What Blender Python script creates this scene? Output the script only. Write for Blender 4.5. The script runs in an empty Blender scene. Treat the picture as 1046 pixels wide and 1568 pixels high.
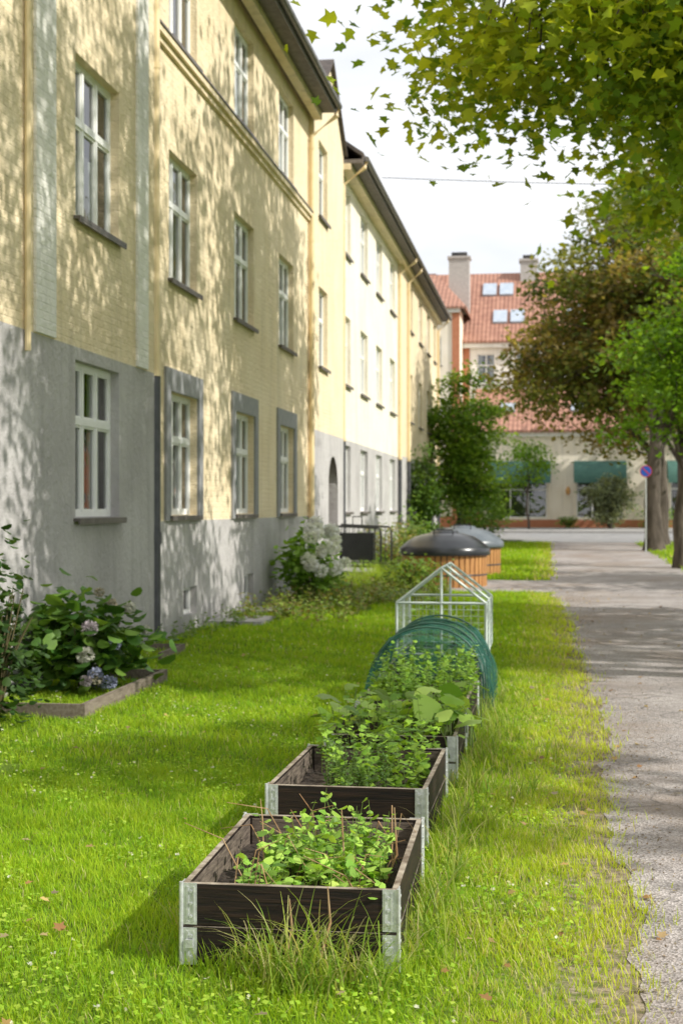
import bpy, math, random
import numpy as np
from mathutils import Vector, Matrix
rng = np.random.default_rng(11)
R = random.Random(5)
SC = bpy.context.scene
COL = SC.collection

def H(y):
    return 0.0 if y < 28 else (0.6 if y > 80 else (y-28)*0.6/52)
def HV(y):
    return np.clip((y-28)*0.6/52, 0, 0.6)

# ---------------------------------------------------------------- materials
def newmat(name):
    m = bpy.data.materials.new(name); m.use_nodes = True
    nt = m.node_tree; nt.nodes.clear()
    return m, nt, nt.nodes, nt.links
def N(nodes, t, **k):
    n = nodes.new(t)
    for a, b in k.items():
        setattr(n, a, b)
    return n
def c4(c): return (c[0], c[1], c[2], 1)

def mat(name, c1, c2=None, scale=4.0, rough=0.8, bump=0.0, bscale=30.0, stretch=(1,1,1), metal=0.0, spec=0.5, detail=4):
    m, nt, ns, ln = newmat(name)
    out = N(ns, 'ShaderNodeOutputMaterial'); p = N(ns, 'ShaderNodeBsdfPrincipled')
    p.inputs['Roughness'].default_value = rough; p.inputs['Metallic'].default_value = metal
    p.inputs['Specular IOR Level'].default_value = spec
    tc = N(ns, 'ShaderNodeTexCoord'); mp = N(ns, 'ShaderNodeMapping'); mp.inputs['Scale'].default_value = stretch
    ln.new(tc.outputs['Object'], mp.inputs[0])
    if c2 is None: c2 = tuple(x*0.8 for x in c1)
    nz = N(ns, 'ShaderNodeTexNoise'); nz.inputs['Scale'].default_value = scale; nz.inputs['Detail'].default_value = detail
    nz.inputs['Roughness'].default_value = 0.65
    ln.new(mp.outputs[0], nz.inputs['Vector'])
    cr = N(ns, 'ShaderNodeValToRGB'); cr.color_ramp.elements[0].position = 0.35; cr.color_ramp.elements[1].position = 0.65
    cr.color_ramp.elements[0].color = c4(c1); cr.color_ramp.elements[1].color = c4(c2)
    ln.new(nz.outputs['Fac'], cr.inputs[0]); ln.new(cr.outputs[0], p.inputs['Base Color'])
    if bump > 0:
        n2 = N(ns, 'ShaderNodeTexNoise'); n2.inputs['Scale'].default_value = bscale; n2.inputs['Detail'].default_value = 3
        ln.new(mp.outputs[0], n2.inputs['Vector'])
        b = N(ns, 'ShaderNodeBump'); b.inputs['Strength'].default_value = 1; b.inputs['Distance'].default_value = bump
        ln.new(n2.outputs['Fac'], b.inputs['Height']); ln.new(b.outputs[0], p.inputs['Normal'])
    ln.new(p.outputs[0], out.inputs[0])
    return m

def stucco(name, c1, c2, brick=0.0, gritty=0.006):
    m, nt, ns, ln = newmat(name)
    out = N(ns, 'ShaderNodeOutputMaterial'); p = N(ns, 'ShaderNodeBsdfPrincipled')
    p.inputs['Roughness'].default_value = 0.9; p.inputs['Specular IOR Level'].default_value = 0.2
    tc = N(ns, 'ShaderNodeTexCoord')
    sx = N(ns, 'ShaderNodeSeparateXYZ'); cx = N(ns, 'ShaderNodeCombineXYZ')
    ln.new(tc.outputs['Object'], sx.inputs[0]); ln.new(sx.outputs[1], cx.inputs[0]); ln.new(sx.outputs[2], cx.inputs[1])
    n1 = N(ns, 'ShaderNodeTexNoise'); n1.inputs['Scale'].default_value = 0.9; n1.inputs['Detail'].default_value = 6; n1.inputs['Roughness'].default_value = 0.7
    ln.new(tc.outputs['Object'], n1.inputs['Vector'])
    cr = N(ns, 'ShaderNodeValToRGB'); cr.color_ramp.elements[0].position = 0.38; cr.color_ramp.elements[1].position = 0.62
    cr.color_ramp.elements[0].color = c4(c1); cr.color_ramp.elements[1].color = c4(c2)
    ln.new(n1.outputs['Fac'], cr.inputs[0])
    mp = N(ns, 'ShaderNodeMapping'); mp.inputs['Scale'].default_value = (5, 5, 0.35)
    ln.new(tc.outputs['Object'], mp.inputs[0])
    n3 = N(ns, 'ShaderNodeTexNoise'); n3.inputs['Scale'].default_value = 1.0; n3.inputs['Detail'].default_value = 3
    ln.new(mp.outputs[0], n3.inputs['Vector'])
    r3 = N(ns, 'ShaderNodeMapRange'); r3.inputs[1].default_value = 0.5; r3.inputs[2].default_value = 0.8; r3.inputs[3].default_value = 1.0; r3.inputs[4].default_value = 0.78
    ln.new(n3.outputs['Fac'], r3.inputs[0])
    mx = N(ns, 'ShaderNodeVectorMath', operation='SCALE'); ln.new(cr.outputs[0], mx.inputs[0]); ln.new(r3.outputs[0], mx.inputs['Scale'])
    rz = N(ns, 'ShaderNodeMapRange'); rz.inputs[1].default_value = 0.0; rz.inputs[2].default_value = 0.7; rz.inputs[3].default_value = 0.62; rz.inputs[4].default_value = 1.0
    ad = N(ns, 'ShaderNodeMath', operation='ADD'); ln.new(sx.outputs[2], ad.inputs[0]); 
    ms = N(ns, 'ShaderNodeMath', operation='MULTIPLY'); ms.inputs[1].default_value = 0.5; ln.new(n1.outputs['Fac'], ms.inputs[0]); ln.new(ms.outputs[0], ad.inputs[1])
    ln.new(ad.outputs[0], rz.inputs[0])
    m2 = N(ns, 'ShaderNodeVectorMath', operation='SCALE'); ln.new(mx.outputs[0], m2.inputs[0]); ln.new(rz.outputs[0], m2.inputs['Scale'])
    ln.new(m2.outputs[0], p.inputs['Base Color'])
    n2 = N(ns, 'ShaderNodeTexNoise'); n2.inputs['Scale'].default_value = 14; n2.inputs['Detail'].default_value = 4; n2.inputs['Roughness'].default_value = 0.7
    ln.new(tc.outputs['Object'], n2.inputs['Vector'])
    b = N(ns, 'ShaderNodeBump'); b.inputs['Distance'].default_value = gritty*6; b.inputs['Strength'].default_value = 1
    ln.new(n2.outputs['Fac'], b.inputs['Height'])
    last = b
    if brick > 0:
        va = N(ns, 'ShaderNodeVectorMath', operation='SCALE'); va.inputs['Scale'].default_value = .03; ln.new(n1.outputs['Color'], va.inputs[0])
        vb = N(ns, 'ShaderNodeVectorMath', operation='ADD'); ln.new(cx.outputs[0], vb.inputs[0]); ln.new(va.outputs[0], vb.inputs[1])
        br = N(ns, 'ShaderNodeTexBrick'); br.inputs['Scale'].default_value = 1.0
        br.inputs['Brick Width'].default_value = 0.25; br.inputs['Row Height'].default_value = 0.078; br.inputs['Mortar Size'].default_value = 0.008
        br.inputs['Mortar Smooth'].default_value = 0.8
        br.inputs['Color1'].default_value = (1,1,1,1); br.inputs['Color2'].default_value = (.5,.5,.5,1); br.inputs['Mortar'].default_value = (.1,.1,.1,1)
        ln.new(vb.outputs[0], br.inputs['Vector'])
        b2 = N(ns, 'ShaderNodeBump'); b2.inputs['Distance'].default_value = brick; b2.inputs['Strength'].default_value = 1
        ln.new(br.outputs['Color'], b2.inputs['Height']); ln.new(b.outputs[0], b2.inputs['Normal']); last = b2
    ln.new(last.outputs[0], p.inputs['Normal'])
    ln.new(p.outputs[0], out.inputs[0])
    return m

def leafmat(name, trans=0.45, rough=0.5, tboost=(1.5, 1.35, 0.6), spec=0.35):
    m, nt, ns, ln = newmat(name)
    out = N(ns, 'ShaderNodeOutputMaterial'); p = N(ns, 'ShaderNodeBsdfPrincipled')
    p.inputs['Roughness'].default_value = rough; p.inputs['Specular IOR Level'].default_value = spec
    at = N(ns, 'ShaderNodeAttribute', attribute_name='col')
    ln.new(at.outputs['Color'], p.inputs['Base Color'])
    t = N(ns, 'ShaderNodeBsdfTranslucent')
    vm = N(ns, 'ShaderNodeVectorMath', operation='MULTIPLY'); vm.inputs[1].default_value = tboost
    ln.new(at.outputs['Color'], vm.inputs[0]); ln.new(vm.outputs[0], t.inputs['Color'])
    mx = N(ns, 'ShaderNodeMixShader'); mx.inputs[0].default_value = trans
    ln.new(p.outputs[0], mx.inputs[1]); ln.new(t.outputs[0], mx.inputs[2]); ln.new(mx.outputs[0], out.inputs[0])
    return m

def glassmat(name, tint=(0.85,0.9,0.9), base=0.14):
    m, nt, ns, ln = newmat(name)
    out = N(ns, 'ShaderNodeOutputMaterial')
    tr = N(ns, 'ShaderNodeBsdfTransparent'); tr.inputs[0].default_value = c4(tint)
    gl = N(ns, 'ShaderNodeBsdfGlossy'); gl.inputs['Roughness'].default_value = 0.02
    fr = N(ns, 'ShaderNodeFresnel'); fr.inputs[0].default_value = 1.5
    ad = N(ns, 'ShaderNodeMath', operation='ADD'); ad.inputs[1].default_value = base; ad.use_clamp = True
    tc = N(ns, 'ShaderNodeTexCoord'); nz = N(ns, 'ShaderNodeTexNoise'); nz.inputs['Scale'].default_value = 1.7
    ln.new(tc.outputs['Object'], nz.inputs['Vector'])
    b = N(ns, 'ShaderNodeBump'); b.inputs['Distance'].default_value = 0.012; ln.new(nz.outputs['Fac'], b.inputs['Height']); ln.new(b.outputs[0], gl.inputs['Normal'])
    ln.new(fr.outputs[0], ad.inputs[0])
    mx = N(ns, 'ShaderNodeMixShader'); ln.new(ad.outputs[0], mx.inputs[0]); ln.new(tr.outputs[0], mx.inputs[1]); ln.new(gl.outputs[0], mx.inputs[2])
    ln.new(mx.outputs[0], out.inputs[0])
    return m

def filmmat(name, col, alpha, rough=0.3):
    m, nt, ns, ln = newmat(name)
    out = N(ns, 'ShaderNodeOutputMaterial')
    tr = N(ns, 'ShaderNodeBsdfTransparent')
    p = N(ns, 'ShaderNodeBsdfPrincipled'); p.inputs['Base Color'].default_value = c4(col); p.inputs['Roughness'].default_value = rough
    tc = N(ns, 'ShaderNodeTexCoord'); nz = N(ns, 'ShaderNodeTexNoise'); nz.inputs['Scale'].default_value = 5; nz.inputs['Detail'].default_value = 5
    ln.new(tc.outputs['Object'], nz.inputs['Vector'])
    mr = N(ns, 'ShaderNodeMapRange'); mr.inputs[1].default_value=.3; mr.inputs[2].default_value=.7; mr.inputs[3].default_value=alpha*.5; mr.inputs[4].default_value=min(1,alpha*1.5)
    ln.new(nz.outputs['Fac'], mr.inputs[0])
    mx = N(ns, 'ShaderNodeMixShader'); ln.new(mr.outputs[0], mx.inputs[0])
    ln.new(tr.outputs[0], mx.inputs[1]); ln.new(p.outputs[0], mx.inputs[2]); ln.new(mx.outputs[0], out.inputs[0])
    return m

# ---------------------------------------------------------------- mesh builders
class MB:
    def __init__(s): s.v = []; s.f = []; s.m = []
    def quad(s, pts, m=0):
        b = len(s.v); s.v += [tuple(p) for p in pts]; s.f.append(tuple(range(b, b+len(pts)))); s.m.append(m)
    def box8(s, P, m=0):
        b = len(s.v); s.v += [tuple(p) for p in P]
        for q in ((0,1,2,3),(7,6,5,4),(0,4,5,1),(1,5,6,2),(2,6,7,3),(3,7,4,0)):
            s.f.append(tuple(b+i for i in q)); s.m.append(m)
    def box(s, x0,x1,y0,y1,z0,z1,m=0):
        s.box8([(x0,y0,z0),(x0,y1,z0),(x1,y1,z0),(x1,y0,z0),(x0,y0,z1),(x0,y1,z1),(x1,y1,z1),(x1,y0,z1)], m)
    def tube(s, pts, rad, seg=6, m=0, cap=True):
        pts = [Vector(p) for p in pts]
        if not hasattr(rad, '__len__'): rad = [rad]*len(pts)
        rings = []
        for i, p in enumerate(pts):
            d = (pts[min(i+1, len(pts)-1)]-pts[max(i-1, 0)])
            if d.length < 1e-6: d = Vector((0,0,1))
            d.normalize()
            a = Vector((0,0,1)) if abs(d.z) < 0.9 else Vector((1,0,0))
            u = d.cross(a).normalized(); w = d.cross(u)
            r = []
            for k in range(seg):
                t = 2*math.pi*k/seg
                r.append(len(s.v)); s.v.append(tuple(p+u*(math.cos(t)*rad[i])+w*(math.sin(t)*rad[i])))
            rings.append(r)
        for i in range(len(rings)-1):
            for k in range(seg):
                s.f.append((rings[i][k], rings[i][(k+1)%seg], rings[i+1][(k+1)%seg], rings[i+1][k])); s.m.append(m)
        if cap:
            s.f.append(tuple(rings[0])); s.m.append(m); s.f.append(tuple(rings[-1][::-1])); s.m.append(m)
    def lathe(s, cx, cy, prof, seg=32, m=0):
        rings = []
        for (r, z) in prof:
            ring = []
            for k in range(seg):
                t = 2*math.pi*k/seg; ring.append(len(s.v)); s.v.append((cx+r*math.cos(t), cy+r*math.sin(t), z))
            rings.append(ring)
        for i in range(len(rings)-1):
            for k in range(seg):
                s.f.append((rings[i][k], rings[i][(k+1)%seg], rings[i+1][(k+1)%seg], rings[i+1][k])); s.m.append(m)
    def build(s, name, mats, parent=None, smooth=False):
        me = bpy.data.meshes.new(name); me.from_pydata([(float(a),float(b),float(c)) for a,b,c in s.v], [], s.f)
        for m in mats: me.materials.append(m)
        me.polygons.foreach_set('material_index', s.m)
        if smooth: me.polygons.foreach_set('use_smooth', [True]*len(s.f))
        me.update()
        o = bpy.data.objects.new(name, me); COL.objects.link(o)
        if parent: o.parent = parent
        return o

def empty(name, loc=(0,0,0)):
    e = bpy.data.objects.new(name, None); e.empty_display_size = 0.3; COL.objects.link(e); e.location = (0,0,0)
    return e

def np_mesh(name, verts, tris, cols, mats, midx=None, parent=None):
    me = bpy.data.meshes.new(name)
    nv = len(verts); nf = len(tris)
    me.vertices.add(nv); me.vertices.foreach_set('co', np.ascontiguousarray(verts, dtype=np.float32).ravel())
    me.loops.add(nf*3); me.loops.foreach_set('vertex_index', np.ascontiguousarray(tris, dtype=np.int32).ravel())
    me.polygons.add(nf); me.polygons.foreach_set('loop_start', np.arange(nf, dtype=np.int32)*3)
    for m in mats: me.materials.append(m)
    if midx is not None: me.polygons.foreach_set('material_index', np.ascontiguousarray(midx, dtype=np.int32))
    me.update(calc_edges=True)
    a = me.attributes.new('col', 'FLOAT_COLOR', 'POINT')
    c = np.ones((nv, 4), dtype=np.float32); c[:, :3] = cols
    a.data.foreach_set('color', c.ravel())
    o = bpy.data.objects.new(name, me); COL.objects.link(o)
    if parent: o.parent = parent
    return o

def T_diamond():
    v = np.array([(0,0,0),(.32,.5,.06),(0,1,-.08),(-.32,.5,.06)], float); return v, np.array([(0,1,2),(0,2,3)])
def T_oval():
    v = [(0,.5,-.03)]; 
    for k in range(8):
        t = math.pi*2*k/8 - math.pi/2
        w = .36; x = w*math.cos(t); y = .5+.5*math.sin(t)
        v.append((x, y, abs(x)*.25 - (.1*(y-.5)**2)*2))
    return np.array(v), np.array([(0,1+k,1+(k+1)%8) for k in range(8)])
def T_round():
    v = [(0,.5,-.06)]
    n = 11
    for k in range(n):
        t = math.pi*2*k/n - math.pi/2
        r = .5*(1+.1*math.cos(3*t+1.2)+.05*math.sin(5*t)); 
        if k == 0: r = .3
        v.append((r*1.05*math.cos(t), .5+r*math.sin(t), .05*math.cos(2*t)+.03*math.sin(5*t)))
    return np.array(v), np.array([(0,1+k,1+(k+1)%n) for k in range(n)])
def T_maple():
    v = [(0,.42,0)]
    pts = [(0,0.02),(.36,.12),(.28,.34),(.55,.56),(.22,.6),(0,1.0),(-.22,.6),(-.55,.56),(-.28,.34),(-.36,.12)]
    for x, y in pts: v.append((x, y, -.25*abs(x)+.02))
    n = len(pts)
    return np.array(v), np.array([(0,1+k,1+(k+1)%n) for k in range(n)])

def leaves(pos, size, head, pitch, roll, tpl, widthmul=1.0):
    tv, tt = tpl; n = len(pos); k = len(tv)
    d = np.stack([np.cos(head)*np.cos(pitch), np.sin(head)*np.cos(pitch), np.sin(pitch)], 1)
    s0 = np.stack([-np.sin(head), np.cos(head), np.zeros(n)], 1)
    n0 = np.cross(d, -s0)
    s1 = s0*np.cos(roll)[:,None] + n0*np.sin(roll)[:,None]
    n1 = n0*np.cos(roll)[:,None] - s0*np.sin(roll)[:,None]
    V = (pos[:,None,:] + size[:,None,None]*(tv[None,:,0,None]*widthmul*s1[:,None,:] + tv[None,:,1,None]*d[:,None,:] + tv[None,:,2,None]*n1[:,None,:])).reshape(-1,3)
    T = (tt[None,:,:] + (np.arange(n)*k)[:,None,None]).reshape(-1,3)
    return V, T, k

class Fol:
    def __init__(s): s.V=[]; s.T=[]; s.C=[]; s.M=[]; s.n=0
    def add(s, V, T, C, m=0):
        s.V.append(V); s.T.append(T+s.n); s.C.append(C); s.M.append(np.full(len(T), m)); s.n += len(V)
    def leaves(s, pos, size, head, pitch, roll, tpl, col, m=0, wm=1.0):
        V, T, k = leaves(pos, size, head, pitch, roll, tpl, wm)
        s.add(V, T, np.repeat(col, k, axis=0), m)
    def mb(s, mb, col, m=0):
        if not mb.v: return
        V = np.array(mb.v); T = []
        for f in mb.f:
            for i in range(1, len(f)-1): T.append((f[0], f[i], f[i+1]))
        s.add(V, np.array(T), np.tile(np.array(col), (len(V),1)), m)
    def build(s, name, mats, parent=None):
        return np_mesh(name, np.concatenate(s.V), np.concatenate(s.T), np.concatenate(s.C), mats, np.concatenate(s.M), parent)

def pal(n, cols, jit=0.18):
    cols = np.array(cols); a = cols[rng.integers(0, len(cols), n)]; b = cols[rng.integers(0, len(cols), n)]
    t = rng.random((n,1)); c = a*t+b*(1-t)
    return c*(1+jit*rng.standard_normal((n,1))).clip(.4, 1.8)

M_LEAF = leafmat('tree_leaf', .5, .5, (1.5,1.35,.6), .3)
M_LEAF2 = leafmat('garden_leaf', 0.4, 0.45, (1.4,1.3,.6), 0.4)
M_GRASS = leafmat('grass_blade', 0.5, 0.6, (1.3,1.25,.6), 0.2)
M_PETAL = leafmat('petal', 0.3, 0.7, (1,1,1), 0.2)
M_BARK = mat('bark', (.05,.038,.028), (.12,.095,.075), 6, .95, .03, 14, (1,1,.25))
M_STEM = leafmat('stem', 0.1, 0.6, (1,1,1), 0.2)

# ---------------------------------------------------------------- trees
def tree(name, base, trunk_h, trunk_r, blobs, ncl, per, lsize, palette, tpl, seed, sig=0.5, topz=None, forced=()):
    r = np.random.default_rng(seed); rr = random.Random(seed)
    bx, by, bz = base
    vol = np.array([b[1][0]*b[1][1]*b[1][2] for b in blobs]); vol = vol/vol.sum()
    cl = []
    while len(cl) < ncl:
        bi = r.choice(len(blobs), p=vol); c, rad = blobs[bi]
        d = r.standard_normal(3); d /= np.linalg.norm(d)
        rad_u = (r.random()**0.42)*(0.9+0.16*math.sin(3*math.atan2(d[1], d[0])+seed)+0.1*math.sin(7*d[2]+2*seed))
        p = np.array(c)+d*np.array(rad)*rad_u
        if p[2] < bz+trunk_h*0.75: continue
        cl.append(p)
    cl += [np.array(p, float) for p in forced]
    cl = np.array(cl); ncl = len(cl)
    F = Fol()
    top = topz or max(b[0][2]+b[1][2]*.6 for b in blobs)
    mb = MB()
    zs = [bz-.2, bz+.05, bz+.5, bz+trunk_h*.5, bz+trunk_h, (bz+trunk_h+top)/2, top]
    rs = [trunk_r*1.6, trunk_r*1.35, trunk_r*1.05, trunk_r*.92, trunk_r*.8, trunk_r*.42, trunk_r*.08]
    cc = np.mean([b[0] for b in blobs], axis=0)
    tp = []
    for i, z in enumerate(zs):
        t = max(0, (z-bz-trunk_h*.6)/(top-bz)); 
        tp.append((bx+(cc[0]-bx)*t*.6+rr.uniform(-.12,.12)*(i>2), by+(cc[1]-by)*t*.6+rr.uniform(-.12,.12)*(i>2), z))
    mb.tube(tp, rs, 10)
    limbs = []
    nl = 9
    for i in range(nl):
        a = 2*math.pi*i/nl + rr.uniform(-.3,.3); c, rad = blobs[i % len(blobs)]
        st = Vector(tp[4])*(1) if i % 2 == 0 else Vector(tp[4]).lerp(Vector(tp[5]), .5)
        en = Vector((c[0]+math.cos(a)*rad[0]*.62, c[1]+math.sin(a)*rad[1]*.62, c[2]+rad[2]*rr.uniform(-.35,.5)))
        m1 = st.lerp(en, .35)+Vector((rr.uniform(-.3,.3), rr.uniform(-.3,.3), rr.uniform(.1,.5)))
        m2 = st.lerp(en, .7)+Vector((rr.uniform(-.3,.3), rr.uniform(-.3,.3), rr.uniform(.1,.6)))
        P = [st, m1, m2, en]; mb.tube(P, [trunk_r*.45, trunk_r*.3, trunk_r*.18, trunk_r*.06], 6)
        limbs += [(m1, trunk_r*.2), (m2, trunk_r*.14), (en, trunk_r*.08), (m1.lerp(m2,.5), trunk_r*.17), (m2.lerp(en,.5), trunk_r*.1)]
    for k in range(4,7): limbs.append((Vector(tp[k]), trunk_r*.12))
    for p in cl:
        P = Vector(p); best = min(limbs, key=lambda q: (q[0]-P).length + (0.6 if q[0].z > P.z else 0))
        st, rad0 = best; mid = st.lerp(P, .5)+Vector((rr.uniform(-.25,.25), rr.uniform(-.25,.25), rr.uniform(0,.35)))
        r0 = min(rad0, .05)
        mb.tube([st, mid, P], [r0, r0*.55, .006], 4, cap=False)
    F.mb(mb, (.1,.08,.06), 1)
    ctone = r.random(ncl)
    n = ncl*per
    ci = np.repeat(np.arange(ncl), per)
    sg = (sig*(0.7+0.6*r.random(ncl)))[ci]
    off = r.standard_normal((n,3))*np.stack([sg, sg, sg*.55], 1)
    pos = cl[ci]+off
    pos[:,2] -= 0.15*(off[:,0]**2+off[:,1]**2)
    P_ = np.array(palette)
    t = np.clip(ctone[ci][:,None]*.75 + .25*r.random((n,1)), 0, .999)
    idx = t[:,0]*(len(P_)-1); i0 = np.floor(idx).astype(int); fr = (idx-i0)[:,None]
    col = P_[i0]*(1-fr)+P_[np.minimum(i0+1, len(P_)-1)]*fr
    col = col*(1+.18*r.standard_normal((n,1))).clip(.5,1.6)
    F.leaves(pos, lsize*(.65+.6*r.random(n)), r.random(n)*6.283, r.normal(-.35,.45,n), r.normal(0,.55,n), tpl, col, 0)
    return F.build(name, [M_LEAF, M_BARK])

LM = T_maple(); LD = T_diamond(); LO = T_oval(); LR = T_round()
GREEN = [(.10,.19,.018),(.19,.30,.022),(.31,.39,.025),(.44,.46,.03)]
OLIVE = [(.07,.10,.025),(.125,.165,.035),(.21,.22,.05),(.30,.25,.085),(.22,.155,.07)]
DEEP = [(.06,.13,.02),(.10,.19,.03),(.16,.25,.04)]
LILAC = [(.12,.24,.03),(.19,.33,.04),(.28,.42,.06)]
MID = [(.09,.19,.018),(.15,.29,.02),(.23,.36,.03)]
fr_ = random.Random(77)
edge=[(-.95,12.8,6.2),(-.6,12.4,5.9),(-.1,13,5.45),(.4,12.7,5.3),(.9,13,5.4),(1.2,12.6,5.3),(1.7,13,5.2),(2.3,13.2,5.1),(2.6,14,5.0),(-.7,13.4,6.6),(2.9,14.2,4.7),(3.3,14.4,4.6),(3.6,15,4.4),
      (1.5,13.3,4.9),(1.7,13.8,4.7),(1.35,14.0,5.1),(1.9,14.5,4.6),(1.1,13.4,5.3),(1.6,14.6,5.3),(1.3,13.0,5.0)]
edge+=[(fr_.uniform(-.8,2.4),fr_.uniform(12.2,14),fr_.uniform(5.5,6.5)) for _ in range(40)]
tree('maple_tree', (4.9,13.8,0), 3.6, .26, [((4.2,13.4,7.9),(4.9,4.2,3.4)), ((1.5,12.9,7.4),(2.7,2.5,2.0)), ((4.6,16.5,7.0),(3.4,3.2,2.9)), ((5.0,13.0,12.3),(4.4,4.6,3.3))], 350, 105, .13, GREEN, LM, 3, .40, forced=edge)
edge2=[(fr_.uniform(1.3,2.8),fr_.uniform(21,23.5),fr_.uniform(6.2,9.5)) for _ in range(34)]
tree('maple_tree', (5.6,23.0,0), 3.6, .28, [((4.9,22.8,10.4),(5.0,4.4,3.6)), ((4.2,22.3,7.4),(2.4,2.8,2.9)), ((5.2,21.5,14),(4.2,4.4,2.8))], 260, 100, .175, GREEN, LM, 8, .44, forced=edge2)
tree('maple_tree', (3.42,38,H(38)), 2.4, .19, [((3.6,37.5,5.2),(2.4,2.4,1.9)),((4.9,37.5,7.2),(2.0,2.4,2.0))], 125, 110, .19, MID, LD, 12, .36)
tree('linden_tree', (4.0,53.5,H(53)), 3.2, .34, [((3.4,53.5,8.6),(4.9,4.4,5.0)), ((2.2,52.5,6.8),(4.4,3.6,2.8)), ((4,54,12),(3,3,3))], 320, 115, .25, OLIVE, LD, 21, .52)
tree('linden_tree', (3.5,48.8,H(49)), 3.2, .3, [((4.9,49.6,8.2),(3.5,3.4,3.9))], 130, 95, .25, OLIVE, LD, 31, .5)
tree('linden_tree', (6.4,71.2,H(71)), 3.2, .3, [((6.6,71.5,8.2),(4.2,3.6,4.2))], 120, 90, .3, OLIVE, LD, 33, .55)
# street trees on the far side of the path, right of the picture, shading path and lawn
tree('linden_tree', (11,19,0), 3.4, .28, [((10.6,19,7.2),(3.8,3.8,2.8))], 80, 60, .27, MID, LD, 51, .45)
tree('linden_tree', (11.5,30,0), 3.4, .28, [((11,30,7.0),(3.6,3.8,2.8))], 85, 60, .29, MID, LD, 52, .5)
tree('linden_tree', (11.2,5.4,0), 6.4, .16, [((11.6,5.4,10.8),(3.6,2.6,2.0))], 20, 60, .26, MID, LD, 53, .36)
tree('linden_tree', (13.5,12.5,0), 6.0, .2, [((13.4,12.8,11.2),(2.8,2.4,2.2))], 26, 60, .27, MID, LD, 54, .40)
tree('lilac_tree', (-3.7,58.8,H(59)), 1.0, .12, [((-3.6,58.8,4.6),(1.9,1.9,3.0)), ((-3.1,58,2.5),(1.6,1.6,1.8))], 130, 110, .2, LILAC, LD, 41, .33)
tree('young_street_tree', (-1.0,72.5,H(72)), 1.8, .06, [((-1.0,72.5,4.0),(1.5,1.3,1.7))], 30, 55, .2, MID, LD, 44, .3)
tree('willow_shrub', (3.1,73.6,H(74)), .6, .1, [((3.1,73.6,2.3),(1.3,1.1,1.6))], 42, 80, .2, [(.16,.2,.12),(.26,.3,.2)], LD, 47, .28)
tree('wall_shrub', (-4.2,49.2,H(49)), .3, .06, [((-4.35,49.2,1.9),(.55,.9,1.8))], 50, 90, .15, DEEP, LD, 48, .2)

# ---------------------------------------------------------------- ground, path, road
def groundmat():
    m,nt,ns,ln=newmat('lawn_soil');out=N(ns,'ShaderNodeOutputMaterial');p=N(ns,'ShaderNodeBsdfPrincipled');p.inputs['Roughness'].default_value=.95;p.inputs['Specular IOR Level'].default_value=.1
    tc=N(ns,'ShaderNodeTexCoord');nz=N(ns,'ShaderNodeTexNoise');nz.inputs['Scale'].default_value=3;nz.inputs['Detail'].default_value=5;ln.new(tc.outputs['Object'],nz.inputs['Vector'])
    cr=N(ns,'ShaderNodeValToRGB');e=cr.color_ramp.elements;e[0].position=.35;e[1].position=.65;e[0].color=(.08,.13,.018,1);e[1].color=(.15,.23,.03,1);ln.new(nz.outputs['Fac'],cr.inputs[0])
    n2=N(ns,'ShaderNodeTexNoise');n2.inputs['Scale'].default_value=18;n2.inputs['Detail'].default_value=5;ln.new(tc.outputs['Object'],n2.inputs['Vector'])
    c2=N(ns,'ShaderNodeValToRGB');e=c2.color_ramp.elements;e[0].position=.35;e[1].position=.65;e[0].color=(.14,.11,.075,1);e[1].color=(.32,.27,.20,1);ln.new(n2.outputs['Fac'],c2.inputs[0])
    sx=N(ns,'ShaderNodeSeparateXYZ');ln.new(tc.outputs['Object'],sx.inputs[0])
    a=N(ns,'ShaderNodeMath',operation='MULTIPLY_ADD');ln.new(n2.outputs['Fac'],a.inputs[0]);a.inputs[1].default_value=1.2;ln.new(sx.outputs[0],a.inputs[2])
    r1=N(ns,'ShaderNodeMapRange');r1.inputs[1].default_value=.35;r1.inputs[2].default_value=.85;ln.new(a.outputs[0],r1.inputs[0])
    r2=N(ns,'ShaderNodeMapRange');r2.inputs[1].default_value=3.5;r2.inputs[2].default_value=4.3;r2.inputs[3].default_value=1;r2.inputs[4].default_value=0;ln.new(a.outputs[0],r2.inputs[0])
    mu=N(ns,'ShaderNodeMath',operation='MULTIPLY');ln.new(r1.outputs[0],mu.inputs[0]);ln.new(r2.outputs[0],mu.inputs[1])
    mx=N(ns,'ShaderNodeMix',data_type='RGBA');ln.new(mu.outputs[0],mx.inputs[0]);ln.new(cr.outputs[0],mx.inputs[6]);ln.new(c2.outputs[0],mx.inputs[7]);ln.new(mx.outputs[2],p.inputs['Base Color'])
    b=N(ns,'ShaderNodeBump');b.inputs['Distance'].default_value=.02;ln.new(n2.outputs['Fac'],b.inputs['Height']);ln.new(b.outputs[0],p.inputs['Normal']);ln.new(p.outputs[0],out.inputs[0]);return m
M_GROUND = groundmat()
def ground_sheet():
    ys = [-400,-60,0,10,20,28,40,56,68,80,120,600,1500]; xs = [-1500,-300,-60,-10,0,10,60,300,1500]
    v=[]; f=[]
    for y in ys:
        for x in xs: v.append((x,y,H(y)))
    nx=len(xs)
    for j in range(len(ys)-1):
        for i in range(nx-1): f.append((j*nx+i, j*nx+i+1, (j+1)*nx+i+1, (j+1)*nx+i))
    me=bpy.data.meshes.new('ground'); me.from_pydata(v,[],f); me.materials.append(M_GROUND); o=bpy.data.objects.new('ground',me); COL.objects.link(o)
ground_sheet()

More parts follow.
